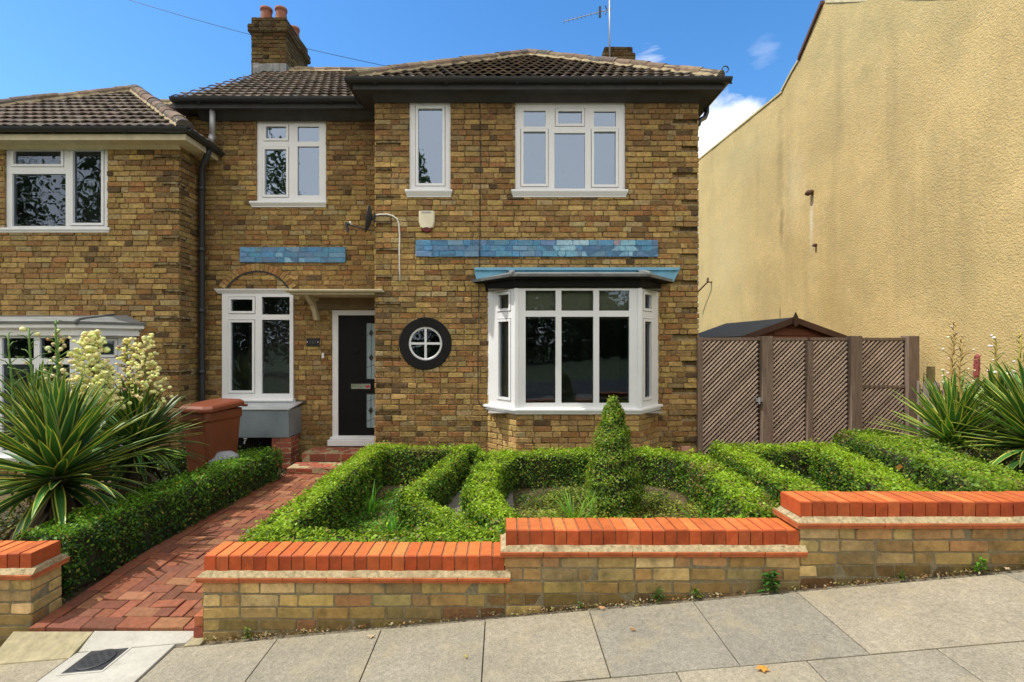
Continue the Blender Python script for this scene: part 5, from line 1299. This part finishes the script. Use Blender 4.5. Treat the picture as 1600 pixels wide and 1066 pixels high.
# ------------------------------------------------------------------ hedges
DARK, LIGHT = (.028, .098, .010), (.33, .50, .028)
def hedge(label, runs, dens=7800, yellow=.05, light=LIGHT, dark=DARK, group='clipped box hedges around the garden beds', lsz=.024, name='box_hedge'):
    """runs: (x,y)-(x,y) strips with width and top level"""
    x, y = runs[0][0]
    t = thing(name, label, 'hedge', (x, y, G(x)), group)
    PS, NS, TS, CORE = [], [], [], MB()
    for (p, q, w, zp, zq) in runs:
        p = Vector((p[0], p[1], 0)); q = Vector((q[0], q[1], 0)); d = (q - p); L = d.length; d.normalize(); sd = Vector((-d.y, d.x, 0))
        zb = min(G(p.x), G(q.x)) - .02; hm = (zp + zq) / 2 - zb
        area = L * (w + 2 * hm) + 2 * w * hm; n = int(area * dens)
        k = RNG.random(n) * area; P = np.zeros((n, 3)); Nn = np.zeros((n, 3)); dn, sn = np.array(d), np.array(sd)
        u = RNG.random(n) * (L + w) - w / 2; v = RNG.random(n)
        top = k < L * w; s1 = (~top) & (k < L * (w + hm)); s2 = (~top) & (~s1) & (k < L * (w + 2 * hm)); en = ~(top | s1 | s2)
        zt = zp + (zq - zp) * np.clip(u / L, 0, 1)
        pa = np.array(p)
        side = (RNG.random(n) - .5) * w
        def setp(m, U_, S_, Z_, N_): P[m] = pa + np.outer(U_[m], dn) + np.outer(S_[m], sn); P[m, 2] = Z_[m]; Nn[m] = N_
        setp(top, u, side, zt, (0, 0, 1))
        Z = zb + (zt - zb) * v ** .8
        setp(s1, u, np.full(n, w / 2), Z, sn); setp(s2, u, np.full(n, -w / 2), Z, -sn)
        e1 = en & (RNG.random(n) < .5); e2 = en & ~e1
        setp(e1, np.full(n, -w / 2), side, Z, -dn); setp(e2, np.full(n, L + w / 2), side, Z, dn)
        # rounded shoulders, lumps, loose outer leaves
        c = pa + np.outer(np.clip((P - pa) @ dn, 0, L), dn); c[:, 2] = P[:, 2]
        hh = np.clip((P[:, 2] - (zt - .10)) / .10, 0, 1) ** 2
        P[:, :2] += (c[:, :2] - P[:, :2]) * (hh * .22)[:, None]
        sidefac = np.clip(np.abs((P - pa) @ sn) / (w / 2), 0, 1) ** 4
        P[top, 2] -= sidefac[top] * .03
        lump = vnoise(P, 3.1, 9) * .022 + vnoise(P, 7.0) * .024 + vnoise(P, 19, 3) * .016 + RNG.normal(0, .010, n) - RNG.random(n) ** 3 * .06
        P += Nn * lump[:, None]
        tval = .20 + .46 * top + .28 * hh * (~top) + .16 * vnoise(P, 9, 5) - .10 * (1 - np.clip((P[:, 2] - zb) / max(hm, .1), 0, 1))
        keep = RNG.random(n) < np.clip(.95 + 1.6 * (vnoise(P, 11, 1) * .5 + vnoise(P, 23, 8) * .5 + .28) - .25 * (~top), .12, 1)
        P, Nn, tval = P[keep], Nn[keep], tval[keep] + .10 * vnoise(P[keep], 2.2, 4); n = len(P)
        st = RNG.random(n) < .018; P[st] += (Nn[st] * .6 + np.array((0, 0, .6))) * RNG.uniform(.015, .06, (st.sum(), 1)); tval[st] += .25
        N2 = Nn * .7 + RNG.normal(0, .55, (n, 3)) + np.array((0, 0, .35))
        PS.append(P); NS.append(N2); TS.append(tval)
        i = .045; a, b = p - d * (w / 2 - i), q + d * (w / 2 - i); sw = sd * (w / 2 - i)
        za, zb2 = zp - i, zq - i
        vs = [a - sw, b - sw, b + sw, a + sw]; vs = [Vector((r.x, r.y, zb)) for r in vs] + [Vector((r.x, r.y, za if j in (0, 3) else zb2)) for j, r in enumerate(vs)]
        CORE.add(vs, [(4, 5, 6, 7), (0, 1, 5, 4), (1, 2, 6, 5), (2, 3, 7, 6), (3, 0, 4, 7)])
    P = np.concatenate(PS); Nn = np.concatenate(NS); T = np.concatenate(TS); n = len(P)
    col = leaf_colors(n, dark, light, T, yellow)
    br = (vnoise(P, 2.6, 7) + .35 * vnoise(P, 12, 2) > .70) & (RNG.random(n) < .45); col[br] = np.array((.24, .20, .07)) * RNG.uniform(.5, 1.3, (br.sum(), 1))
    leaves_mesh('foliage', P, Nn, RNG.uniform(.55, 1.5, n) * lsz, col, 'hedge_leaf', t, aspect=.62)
    CORE.build('twigs', 'twigs', t)
    return t
hedge('dark green hedge along the left side of the brick path', [((-3.21, 3.68), (-3.08, 6.25), .44, .33, .30), ((-3.2, 6.3), (-4.6, 6.3), .36, .29, .26)], dark=(.012, .055, .009), light=(.18, .37, .026))
hedge('box hedge ringing the bed between the brick path and the small paved gap',
      [((-1.66, 3.50), (-1.58, 6.15), .30, .35, .38), ((-1.5, 6.18), (-.45, 6.15), .32, .38, .38), ((-.50, 6.05), (-.82, 4.6), .24, .37, .30), ((-.82, 4.55), (-.22, 3.6), .20, .27, .31), ((-1.6, 3.40), (-.12, 3.40), .28, .345, .345)], yellow=.09)
hedge('box hedge ringing the bed with the cone shaped bush under the bay',
      [((-.12, 5.75), (1.0, 5.8), .32, .39, .41), ((1.0, 5.8), (1.7, 5.68), .32, .41, .43), ((1.7, 5.68), (2.02, 5.3), .32, .43, .46), ((.06, 5.75), (-.14, 5.2), .30, .39, .38), ((-.14, 5.2), (-.19, 4.5), .30, .38, .36), ((-.19, 4.5), (-.08, 3.95), .30, .36, .36), ((-.08, 3.95), (.14, 3.5), .28, .36, .38), ((.15, 3.42), (1.9, 3.40), .26, .40, .43), ((2.02, 5.3), (2.0, 4.6), .32, .46, .48), ((2.0, 4.6), (1.86, 3.6), .32, .48, .50)], yellow=.07)
hedge('narrow hedge wedge beside the trellis, right of the conical bush', [((2.52, 5.5), (2.28, 3.6), .34, .50, .55), ((2.55, 5.6), (3.5, 5.45), .34, .49, .54), ((3.5, 5.4), (2.95, 3.62), .36, .54, .58)], yellow=.09)
hedge('wide hedge mass in front of the right hand yuccas behind the highest coping', [((4.15, 5.55), (3.72, 3.62), .62, .64, .66), ((4.2, 5.5), (5.4, 4.2), .5, .62, .66), ((3.5, 3.45), (5.5, 3.42), .34, .62, .70)], yellow=.08, light=(.26, .40, .03))

def cone_bush():
    x, y = 1.04, 4.7; zb = G(x); zt = 1.13
    t = thing('cone_bush', 'tall cone shaped clipped box bush standing in front of the bay', 'topiary', (x, y, zb))
    n = 15000; v = RNG.random(n) ** 1.25; a = RNG.random(n) * 2 * math.pi
    prof = np.interp(v, [0, .12, .32, .5, .62, .8, .93, 1], [.20, .235, .235, .20, .165, .105, .070, .03])
    lump = 1 + .16 * np.sin(a * 3 + v * 9) * .6 + .12 * np.sin(v * 38 + np.sin(a * 2) * 1.3) + RNG.normal(0, .08, n) - .35 * RNG.random(n) ** 4
    r = prof * lump
    P = np.stack([x + r * np.cos(a), y + r * np.sin(a), zb + (zt - zb) * v + RNG.normal(0, .012, n)], 1)
    Nn = np.stack([np.cos(a), np.sin(a), np.full(n, .35)], 1) + RNG.normal(0, .5, (n, 3))
    T = .34 + .18 * np.sin(v * 38 + np.sin(a * 2) * 1.3) - .15 * np.cos(a) * -1 * -.6 + .2 * (v - .4)
    leaves_mesh('foliage', P, Nn, RNG.uniform(.7, 1.3, n) * .023, leaf_colors(n, (.03, .09, .010), (.27, .42, .03), T, .12), 'hedge_leaf', t, aspect=.6)
    mb = MB(); mb.lathe([(.15, 0), (.2, .15), (.19, .36), (.12, .66), (.06, .92), (.01, 1.02)], (x, y, zb), 14); mb.build('twigs', 'twigs', t)
    mb = MB(); mb.tube([(x, y, zb - .05), (x + .02, y, zb + .3)], .03, 8); mb.build('trunk', 'bark', t)
cone_bush()

# ------------------------------------------------------------------ yuccas
def blade(mb, base, d, up, L, W, droop, cols, twist=0.0, nseg=8):
    d = Vector(d).normalized(); side = d.cross(Vector(up)); side = side.normalized() if side.length > 1e-4 else Vector((1, 0, 0))
    nrm = side.cross(d).normalized(); p = Vector(base); rows = []
    for i in range(nseg + 1):
        t = i / nseg
        w = W * (.5 + .5 * math.sin(min(1, t * 2.2) * math.pi / 2)) * (1 - t ** 2.6) + .001
        row = [p + side * (w * q) + nrm * (abs(q) * w * .32) for q in (-1, -.72, 0, .72, 1)]
        rows.append(row)
        bend = Matrix.Rotation(-droop / nseg * (.4 + 1.2 * t), 3, side)
        d = bend @ d; nrm = bend @ nrm
        p = p + d * (L / nseg)
    vs = [q for r in rows for q in r]
    o = len(mb.v); mb.v.extend([tuple(q) for q in vs])
    for i in range(nseg):
        for k in range(4):
            a = o + i * 5 + k; mb.f.append([a, a + 1, a + 6, a + 5]); mb.mi.append(0); mb.c.append(cols[0] if k in (0, 3) else cols[1])

def bell(mb, o, r, c, tilt=(0, 0, -1)):
    d = Vector(tilt).normalized(); M = Vector((0, 0, -1)).rotation_difference(d).to_matrix(); seg = 7
    prof = [(.25, .0), (.85, -.35), (1.0, -.9), (.8, -1.35), (.25, -1.6)]; vs = []
    for i, (q, z) in enumerate(prof):
        for k in range(seg): a = 2 * math.pi * k / seg + i * .2; vs.append(Vector(o) + M @ Vector((q * r * math.cos(a), q * r * math.sin(a), z * r)))
    cc = tuple(min(.95, x * random.uniform(.82, 1.08)) for x in c)
    mb.add(vs, [(i * seg + k, i * seg + (k + 1) % seg, (i + 1) * seg + (k + 1) % seg, (i + 1) * seg + k) for i in range(len(prof) - 1) for k in range(seg)] + [tuple(range(seg)), tuple(range(4 * seg, 5 * seg))[::-1]], 0, cc)

def stalk(parent, base, top, density, br, col, fl=(.86, .79, .44), start=.25, fr=.024, bare=.0, spread=1.0):
    """flower stalk with side branches; density = bells per branch (0 leaves a bare spent stalk)"""
    base, top = Vector(base), Vector(top); L = (top - base).length
    mb = MB(); pts = [base.lerp(top, k / 8) + Vector((.01 * math.sin(k), .01 * math.cos(k * 1.3), 0)) for k in range(9)]
    mb.tube(pts, [.016 - .010 * k / 8 for k in range(9)], 7, c=col); fb = MB()
    n = int(br)
    for i in range(n):
        t = start + (1 - start) * (i + random.random()) / n; p = base.lerp(top, t); a = i * 2.4 + random.random()
        ln = (.20 * (1 - (t - start) / (1.02 - start)) ** .75 + .035) * random.uniform(.75, 1.15) * spread
        d = Vector((math.cos(a), math.sin(a), .55)); e = p + d * ln * .8
        q = p.lerp(e, .5) + Vector((0, 0, .02)); mb.tube([p, q, e], [.005, .004, .003], 5, c=tuple(x * .9 for x in col))
        m = density if density >= 1 else (1 if random.random() < density else 0)
        for j in range(int(m)):
            k = .25 + .75 * (j + random.random()) / m if m > 1 else random.uniform(.7, 1.0)
            bell(fb, p.lerp(e, k) + Vector((random.uniform(-.022, .022), random.uniform(-.022, .022), random.uniform(-.012, .02))), fr * random.uniform(.75, 1.15), fl if random.random() > bare else (.42, .30, .16), (random.uniform(-.5, .5), random.uniform(-.5, .5), -1))
    st = mb.build('flower_stalk', 'stalk', parent, smooth=True)
    if fb.f: fb.build('blossom', 'blossom_mat', st, smooth=True)
    return st

def yucca(label, c, R, nleaf, trunk_z, dead, tint=1.0, yellowness=1.0, W=.037, seed=1, lean=(0, 0)):
    random.seed(seed); c = Vector(c)
    t = thing('yucca', label, 'yucca', (c.x, c.y, trunk_z), 'variegated yuccas in the front garden')
    mb = MB(); ga = math.pi * (3 - 5 ** .5)
    for i in range(nleaf):
        f = (i + .5) / nleaf; el = math.radians(86 - 92 * f ** .9) + random.uniform(-.14, .14); az = i * ga + random.uniform(-.2, .2)
        d = Vector((math.cos(az) * math.cos(el) + lean[0], math.sin(az) * math.cos(el) + lean[1], math.sin(el)))
        L = R * random.uniform(.82, 1.08) * (1 - .12 * max(0, -math.sin(el)) - .1 * max(0, math.sin(el)) ** 3)
        base = c + Vector((0, 0, .10 * (1 - 2 * f))) + d * .03
        k = random.uniform(.75, 1.2) * tint
        m = (.46 * k, .47 * k, .085 * k) if random.random() < .85 * yellowness else (.26 * k, .36 * k, .10 * k)
        g = random.choice([(.045, .135, .028), (.06, .175, .035), (.035, .105, .024)]); g = tuple(x * k for x in g)
        if f > .88: m = tuple(x * .6 for x in m); g = tuple(x * .6 for x in g)
        blade(mb, base, d, (0, 0, 1), L, W * random.uniform(.85, 1.1), random.uniform(.02, .26) + (.55 if f > .8 else 0), (m, g))
    mb.build('leaves', 'yucca_leaf', t, smooth=False)
    mb = MB()
    for i in range(dead):
        az = i * ga * 1.3; el = math.radians(random.uniform(-78, -18)); d = Vector((math.cos(az) * math.cos(el), math.sin(az) * math.cos(el), math.sin(el)))
        k = random.uniform(.5, 1.2); m = random.choice([(.19, .13, .075), (.13, .085, .05), (.24, .19, .12), (.10, .075, .045)]); m = tuple(x * k for x in m)
        z = c.z - .10 - random.random() * max(.05, (c.z - trunk_z - .2) * .7)
        blade(mb, (c.x + d.x * .04, c.y + d.y * .04, z), d, (0, 0, 1), R * random.uniform(.5, .95), W * .8, random.uniform(.3, 1.0), (m, tuple(x * .85 for x in m)), nseg=6)
    mb.build('dead_leaves', 'dead_leaf', t)
    mb = MB(); mb.tube([(c.x + .02, c.y + .02, trunk_z - .05), (c.x, c.y, (trunk_z + c.z) / 2), c], [.075, .065, .06], 10); mb.build('trunk', 'bark', t)
    return t
GREEN_ST = (.13, .24, .05)
def P3(px, py, s): return Vector((PX(px, s), F / s, PZ(py, s)))
y1 = yucca('largest yucca at the left edge, with a full cream bloom beside tall green stalks', P3(90, 742, 186), .82, 210, -.08, 150, seed=3, W=.044)
stalk(y1, P3(98, 715, 184), P3(86, 500, 186), .22, 17, GREEN_ST, start=.42)
stalk(y1, P3(62, 720, 180), P3(44, 512, 182), .25, 15, GREEN_ST, start=.45)
stalk(y1, P3(30, 720, 172), P3(12, 522, 176), .2, 14, GREEN_ST, start=.45)
stalk(y1, P3(100, 700, 170), P3(90, 515, 170), 3, 16, (.16, .22, .05), start=.45, fr=.018, bare=.3)
stalk(y1, P3(150, 700, 165), P3(143, 520, 165), 14, 56, (.2, .26, .08), fl=(1.0, .94, .40), start=.24, fr=.021, spread=1.35)
y2 = yucca('dark spiky yucca in front of the brown bin with two cream flower spikes', P3(212, 694, 150), .66, 190, -.08, 100, tint=.75, yellowness=.7, seed=9, W=.038)
stalk(y2, P3(205, 660, 148), P3(197, 530, 148), 6, 30, (.2, .2, .08), start=.15, fr=.019, bare=.22, fl=(.95, .85, .33), spread=1.1)
stalk(y2, P3(226, 660, 152), P3(228, 524, 152), 8, 30, (.22, .24, .1), start=.15, fr=.020, bare=.06, fl=(1.0, .92, .40), spread=1.2)
y3 = yucca('yucca behind the other two at left, mostly hidden, under the neighbour bay', P3(60, 668, 146), .66, 90, -.1, 30, tint=.85, seed=12)
y4 = yucca('sunlit pale yellow yucca nearest the trellis with spent brown flower stalks', P3(1488, 692, 147), .72, 150, .18, 30, tint=1.25, yellowness=1.2, seed=21)
SP = (.40, .27, .08)
stalk(y4, P3(1487, 670, 146), P3(1490, 505, 146), .35, 26, SP, fl=(.85, .78, .66), start=.42, fr=.014)
stalk(y4, P3(1500, 670, 150), P3(1501, 530, 150), .25, 22, SP, fl=(.8, .7, .5), start=.42, fr=.014)
y5 = yucca('yucca at the right edge leaning over brown dead leaves', P3(1618, 690, 165), .80, 160, .2, 120, tint=1.15, seed=33)
stalk(y5, P3(1600, 650, 160), P3(1592, 520, 160), .3, 22, (.42, .36, .08), fl=(.85, .8, .7), start=.3, fr=.016)
y6 = yucca('yucca between and behind the two right ones with a red bud spike', P3(1560, 655, 139), .58, 90, .2, 30, tint=1.0, seed=41)
stalk(y6, P3(1566, 640, 140), P3(1553, 525, 140), .45, 22, (.42, .36, .08), fl=(.88, .84, .78), start=.25, fr=.018)
mb = MB(); b0, b1 = P3(1524, 640, 141), P3(1527, 553, 141)
mb.tube([b0, b0.lerp(b1, .55)], [.026, .022], 9, c=(.07, .12, .045)); mb.tube([b0.lerp(b1, .55), b0.lerp(b1, .62), b0.lerp(b1, .8), b0.lerp(b1, .95), b1], [.02, .028, .028, .024, .008], 9, c=(.26, .055, .05))
for i in range(40):
    p = b0.lerp(b1, .2 + .75 * i / 40); a = i * 2.4; d = Vector((math.cos(a), math.sin(a), .9)); cc = (.30, .07, .06) if i > 18 else (.12, .13, .05)
    mb.tube([p + d * .018, p + d * .034], [.012, .003], 5, c=cc)
mb.build('bud_spike', 'stalk', y6)
# dead yucca leaves hanging over the hedge on the right
random.seed(5)

# ------------------------------------------------------------------ small growth
random.seed(17)
def tuft(name, label, cat, x, y, z, n, L, W, col, spread=.9, group=None, droop=.8):
    mb = MB()
    for i in range(n):
        a = random.random() * 6.283; e = math.radians(random.uniform(35, 85)); d = Vector((math.cos(a) * math.cos(e) * spread, math.sin(a) * math.cos(e) * spread, math.sin(e)))
        k = random.uniform(.7, 1.25); c = tuple(q * k for q in col)
        blade(mb, (x + random.uniform(-.03, .03), y + random.uniform(-.03, .03), z), d, (0, 0, 1), L * random.uniform(.6, 1.1), W, random.uniform(.3, droop), (c, c), nseg=5)
    return tag(mb.build(name, 'weed_leaf'), label, cat, group)
LG = (.16, .32, .03)
tuft('grass_tuft', 'bright green grass tuft left of the conical bush', 'grass tuft', .62, 4.35, G(.6), 34, .36, .008, LG)
tuft('grass_tuft', 'tall thin grass blade clump by the left end of the cone bush', 'grass tuft', .80, 4.5, G(.7), 10, .46, .006, (.17, .30, .05), .5)
tuft('grass_tuft', 'green grass tuft at the right side of the bush bed near the second coping', 'grass tuft', 1.66, 4.1, G(1.6), 14, .34, .008, (.09, .26, .02), .6)
tuft('grass_tuft', 'upright grass blades inside the left bed near the brick path', 'grass tuft', -1.28, 4.9, G(-1.2), 9, .42, .007, (.08, .24, .02), .35)
tuft('grass_tuft', 'grass blades at the front corner of the left bed', 'grass tuft', -1.28, 3.9, G(-1.2), 9, .26, .007, (.10, .26, .03), .4)
tuft('grass_tuft', 'broad bladed green clump in the middle of the left bed', 'grass tuft', -.95, 4.3, G(-.9), 24, .26, .011, (.09, .27, .025), .9)
def cover(label, cx, cy, rx, ry, n, col_d, col_l, name='ground_cover', h=.09, sz=.03):
    a = RNG.random(n) * 6.283; r = RNG.random(n) ** .5
    x = cx + rx * r * np.cos(a); y = cy + ry * r * np.sin(a)
    z = np.array([G(q) for q in x]) + RNG.random(n) * h * (1 + vnoise(np.stack([x, y, x * 0], 1), 6))
    P = np.stack([x, y, z], 1); Nn = RNG.normal(0, .5, (n, 3)) + np.array((0, 0, 1.0))
    o = leaves_mesh(name, P, Nn, RNG.uniform(.5, 1.3, n) * sz, leaf_colors(n, col_d, col_l, .5 + .3 * vnoise(P, 5, 2), .08), 'weed_leaf')
    o['kind'] = 'stuff'; o['label'] = label; o['category'] = 'ground cover'
cover('green weeds covering the soil of the left bed', -1.05, 4.7, .45, 1.1, 9000, (.03, .10, .012), (.15, .36, .025))
cover('bluish green low plants near the back of the left bed', -.92, 5.3, .26, .22, 900, (.05, .11, .06), (.16, .24, .16), h=.10)
cover('yellow green weeds around the conical bush', .95, 4.4, .9, 1.0, 11000, (.09, .12, .02), (.32, .38, .05))
cover('dark weeds at the back of the bed below the bay', .9, 5.1, .8, .5, 4200, (.02, .05, .01), (.08, .17, .02))
cover('fallen leaves and weeds in the right wedge bed', 2.85, 4.7, .3, .7, 1500, (.03, .06, .01), (.10, .20, .03))
cover('dark weeds under the left yuccas', -4.1, 4.6, 1.1, 1.4, 9000, (.012, .03, .008), (.05, .09, .02), h=.16, sz=.04)
# dry leaf litter and weeds along the foot of the wall
n = 1500; x = RNG.uniform(-1.8, 3.6, n); y = Y0 - .012 - np.abs(RNG.normal(0, .016, n)); keep = RNG.random(n) < .35 + .5 * (np.sin(x * 3.1) > .2); x, y = x[keep], y[keep]; n = len(x)
P = np.stack([x, y, .0175 + .0897 * x + .004 + RNG.random(n) * .012], 1); cl = np.array([(.19, .10, .04), (.30, .20, .09), (.10, .07, .035), (.22, .20, .07), (.36, .30, .2)])[RNG.integers(0, 5, n)]
o = leaves_mesh('leaf_litter', P, RNG.normal(0, .5, (n, 3)) + np.array((0, 0, 1)), RNG.uniform(.008, .028, n), cl, 'dead_leaf'); o['kind'] = 'stuff'; o['label'] = 'dry brown leaf litter along the foot of the garden wall'; o['category'] = 'leaf litter'
def weed(label, px, py, size, n=26, col=(.09, .21, .03)):
    s = 255; x = PX(px, s); y = Y0 - .025; z = GP(x); mb = MB()
    for i in range(n):
        a = random.random() * 6.283; h = random.random() * size; r = size * .45 * (1 - h / size * .6) * random.random()
        p = Vector((x + r * math.cos(a), y - abs(r * math.sin(a)) * .4, z + h)); d = Vector((math.cos(a), math.sin(a) * .5 - .3, random.uniform(-.1, .7))); k = random.uniform(.6, 1.3)
        blade(mb, p, d, (0, 0, 1), size * random.uniform(.22, .42), size * .085, .5, (tuple(q * k for q in col),) * 2, nseg=4)
    for i in range(4): mb.tube([(x, y, z), (x + random.uniform(-.3, .3) * size, y - random.random() * .02, z + size * random.uniform(.6, 1))], .0018, 4, c=(.10, .16, .03))
    tag(mb.build('weed', 'weed_leaf'), label, 'weed', 'weeds at the foot of the garden wall')
weed('low pale weed at the left foot of the wall below the first coping', 395, 995, .06, 24, (.16, .22, .04))
weed('small dark weed at the wall foot near the step between first and second coping', 905, 952, .04, 12)
weed('bushy weed at the wall foot below the middle of the second coping', 1025, 938, .07, 30, (.07, .15, .03))
weed('bright yellow green weed below the second coping', 1082, 935, .06, 22, (.14, .24, .03))
weed('largest dark green weed at the wall foot below the second coping end', 1195, 926, .12, 46, (.05, .15, .025))
weed('sparse grassy weed at the wall foot below the third coping', 1395, 905, .06, 18, (.10, .17, .04))
weed('bright green weed near the right end of the wall foot', 1517, 888, .085, 30, (.10, .27, .02))
weed('rightmost weed at the foot of the wall by the frame edge', 1590, 880, .07, 22, (.13, .22, .04))
def fallen(label, px, py, size, col):
    z = 0; x = 0
    y_, s = 2.9, 270
    for _ in range(12):
        x = (px - CX) / s; s = (py - CY) / (HC - GP(x) - .004)
    y_ = F / s; z = GP(x) + .006; mb = MB(); a0 = random.random() * 6
    pts = []
    for k in range(10):
        a = a0 + 6.283 * k / 10; r = size * (.55 if k % 2 else 1) * random.uniform(.8, 1.1); pts.append(Vector((x + r * math.cos(a), y_ + r * math.sin(a) * .8, z + random.uniform(0, .012))))
    mb.add([Vector((x, y_, z + .004))] + pts, [(0, 1 + k, 1 + (k + 1) % 10) for k in range(10)], 0, col)
    tag(mb.build('fallen_leaf', 'dead_leaf'), label, 'leaf', 'fallen leaves on the pavement')
fallen('orange fallen leaf alone on the pavement at the front right', 1192, 1047, .035, (.62, .28, .05))
fallen('pale dry leaf on the pavement by the wall foot at left', 580, 995, .033, (.50, .40, .27))
fallen('tan leaf on the pavement at the wall foot under the second coping', 941, 951, .028, (.45, .26, .12))
fallen('pale scrap of leaf near the right end of the wall foot', 1573, 890, .022, (.50, .38, .24))
fallen('small brown leaf on the slab below the second coping', 988, 985, .018, (.34, .17, .06))
fallen('tiny yellow leaf on the pavement below the first coping', 728, 1028, .014, (.50, .42, .10))
p = Vector((3.02, 3.80, .71)); mb = MB(); mb.add([p + Vector(q) for q in ((-.03, 0, 0), (0, -.012, .026), (.032, 0, .0), (0, .012, -.026))], [(0, 1, 2, 3)], 0, (.6, .28, .1)); tag(mb.build('fallen_leaf', 'dead_leaf'), 'orange leaf caught on the hedge top above the third coping', 'leaf')

# ------------------------------------------------------------------ trees across the road (seen in the window panes)
def far_trees():
    n = 130000; cx = RNG.uniform(-60, 34, n); cy = -27 + RNG.normal(0, 1.6, n)
    H = 7.6 + 2.6 * np.sin(cx * .55) + 1.4 * np.sin(cx * 1.7 + 1) + 7.5 * np.exp(-((cx + 6.6) / 1.3) ** 2) + 8.5 * np.exp(-((cx + 18.8) / 1.2) ** 2) + 5.5 / (1 + np.exp((cx + 29) / 1.2)) * (1 + .5 * np.sin(cx * .9))
    z = RNG.random(n) ** .8 * H
    P = np.stack([cx, cy, z], 1)
    o = leaves_mesh('treeline', P, RNG.normal(size=(n, 3)), RNG.uniform(.22, .5, n), leaf_colors(n, (.03, .055, .02), (.10, .15, .05), np.full(n, .4), 0), 'hedge_leaf', aspect=.7)
    o['kind'] = 'stuff'; o['label'] = 'dark tree line across the road reflected in the windows'; o['category'] = 'trees'
far_trees()

# ------------------------------------------------------------------ sky, sun, camera
EL, AZ = math.radians(60), math.radians(7)      # sun high on the left, a little in front of the facade
sun_dir = Vector((-math.cos(AZ) * math.cos(EL), -math.sin(AZ) * math.cos(EL), math.sin(EL)))
w = bpy.data.worlds.new('World'); sc.world = w; w.use_nodes = True
nt = w.node_tree; N = nt.nodes; L = nt.links
bg = N['Background']
sky = N.new('ShaderNodeTexSky'); sky.sky_type = 'NISHITA'; sky.sun_disc = False; sky.sun_elevation = EL
sky.sun_rotation = math.atan2(sun_dir.x, sun_dir.y) % (2 * math.pi)
sky.air_density = 1.0; sky.dust_density = .3; sky.ozone_density = 3.0; sky.altitude = 0
SKY = .15
hsv = N.new('ShaderNodeHueSaturation'); hsv.inputs['Saturation'].default_value = 1.27; hsv.inputs['Value'].default_value = 1.6; L.new(sky.outputs[0], hsv.inputs['Color'])
tc = N.new('ShaderNodeTexCoord')
def clouds(src, d, cut, amt, scale, stretch=(1, 1, 3), lo=.72, tint=(9.5, 9.5, 9.6)):
    d = Vector(d).normalized()
    dot = N.new('ShaderNodeVectorMath'); dot.operation = 'DOT_PRODUCT'; L.new(tc.outputs['Generated'], dot.inputs[0]); dot.inputs[1].default_value = d
    m1 = N.new('ShaderNodeMapRange'); m1.inputs[1].default_value = cut; m1.inputs[2].default_value = 1; L.new(dot.outputs['Value'], m1.inputs[0])
    mp = N.new('ShaderNodeMapping'); mp.inputs['Scale'].default_value = stretch; L.new(tc.outputs['Generated'], mp.inputs[0])
    nz = N.new('ShaderNodeTexNoise'); nz.inputs['Scale'].default_value = scale; nz.inputs['Detail'].default_value = 8; nz.inputs['Roughness'].default_value = .6; L.new(mp.outputs[0], nz.inputs['Vector'])
    ad = N.new('ShaderNodeMath'); ad.operation = 'MULTIPLY_ADD'; ad.inputs[1].default_value = .75; L.new(m1.outputs[0], ad.inputs[0]); L.new(nz.outputs['Fac'], ad.inputs[2])
    m2 = N.new('ShaderNodeMapRange'); m2.inputs[1].default_value = lo; m2.inputs[2].default_value = lo + .3; m2.inputs[4].default_value = amt; L.new(ad.outputs[0], m2.inputs[0])
    gate = N.new('ShaderNodeMath'); gate.operation = 'MULTIPLY'; L.new(m2.outputs[0], gate.inputs[0])
    m3 = N.new('ShaderNodeMapRange'); m3.inputs[1].default_value = cut; m3.inputs[2].default_value = cut + (1 - cut) * .4; L.new(dot.outputs['Value'], m3.inputs[0]); L.new(m3.outputs[0], gate.inputs[1])
    mx = N.new('ShaderNodeMix'); mx.data_type = 'RGBA'; L.new(gate.outputs[0], mx.inputs[0]); L.new(src, mx.inputs[6]); mx.inputs[7].default_value = (*tint, 1)
    return mx.outputs[2]
c = hsv.outputs[0]
c = clouds(c, (.43, 1, .385), .9935, .95, 11, (1, 1, 2)); c = clouds(c, (.525, 1, .588), .9992, .12, 16, (1, 1, 4), 1.02); c = clouds(c, (.29, 1, .550), .9985, .35, 16, (1, 1, 8), .98)
c = clouds(c, (-.1, -1, .75), .05, .95, 6, (1, 1, 2.2), .66, (11.5, 10.9, 10.0))      # unseen broken cloud behind the viewer, brightened as fill light for the facade
L.new(c, bg.inputs[0]); bg.inputs[1].default_value = SKY
sl = bpy.data.lights.new('Sun', 'SUN'); sl.energy = 4.6; sl.angle = math.radians(.5); sl.color = (1, .95, .86)
so = bpy.data.objects.new('Sun', sl); COL.objects.link(so); so.rotation_euler = (-sun_dir).to_track_quat('-Z', 'Y').to_euler()

cam = bpy.data.cameras.new('Camera'); co = bpy.data.objects.new('Camera', cam); COL.objects.link(co)
co.location = (0, 0, HC); co.rotation_euler = (math.pi / 2, 0, 0)
cam.sensor_fit = 'HORIZONTAL'; cam.sensor_width = 36; cam.lens = F / 1600 * 36
cam.shift_x = (800 - CX) / 1600; cam.shift_y = -(533 - CY) / 1600
cam.clip_start = .05; cam.clip_end = 2000
sc.camera = co
sc.view_settings.view_transform = 'Standard'; sc.view_settings.look = 'None'; sc.view_settings.exposure = 0; sc.view_settings.gamma = 1
sc.cycles.max_bounces = 6; sc.cycles.transparent_max_bounces = 12; sc.cycles.use_denoising = True
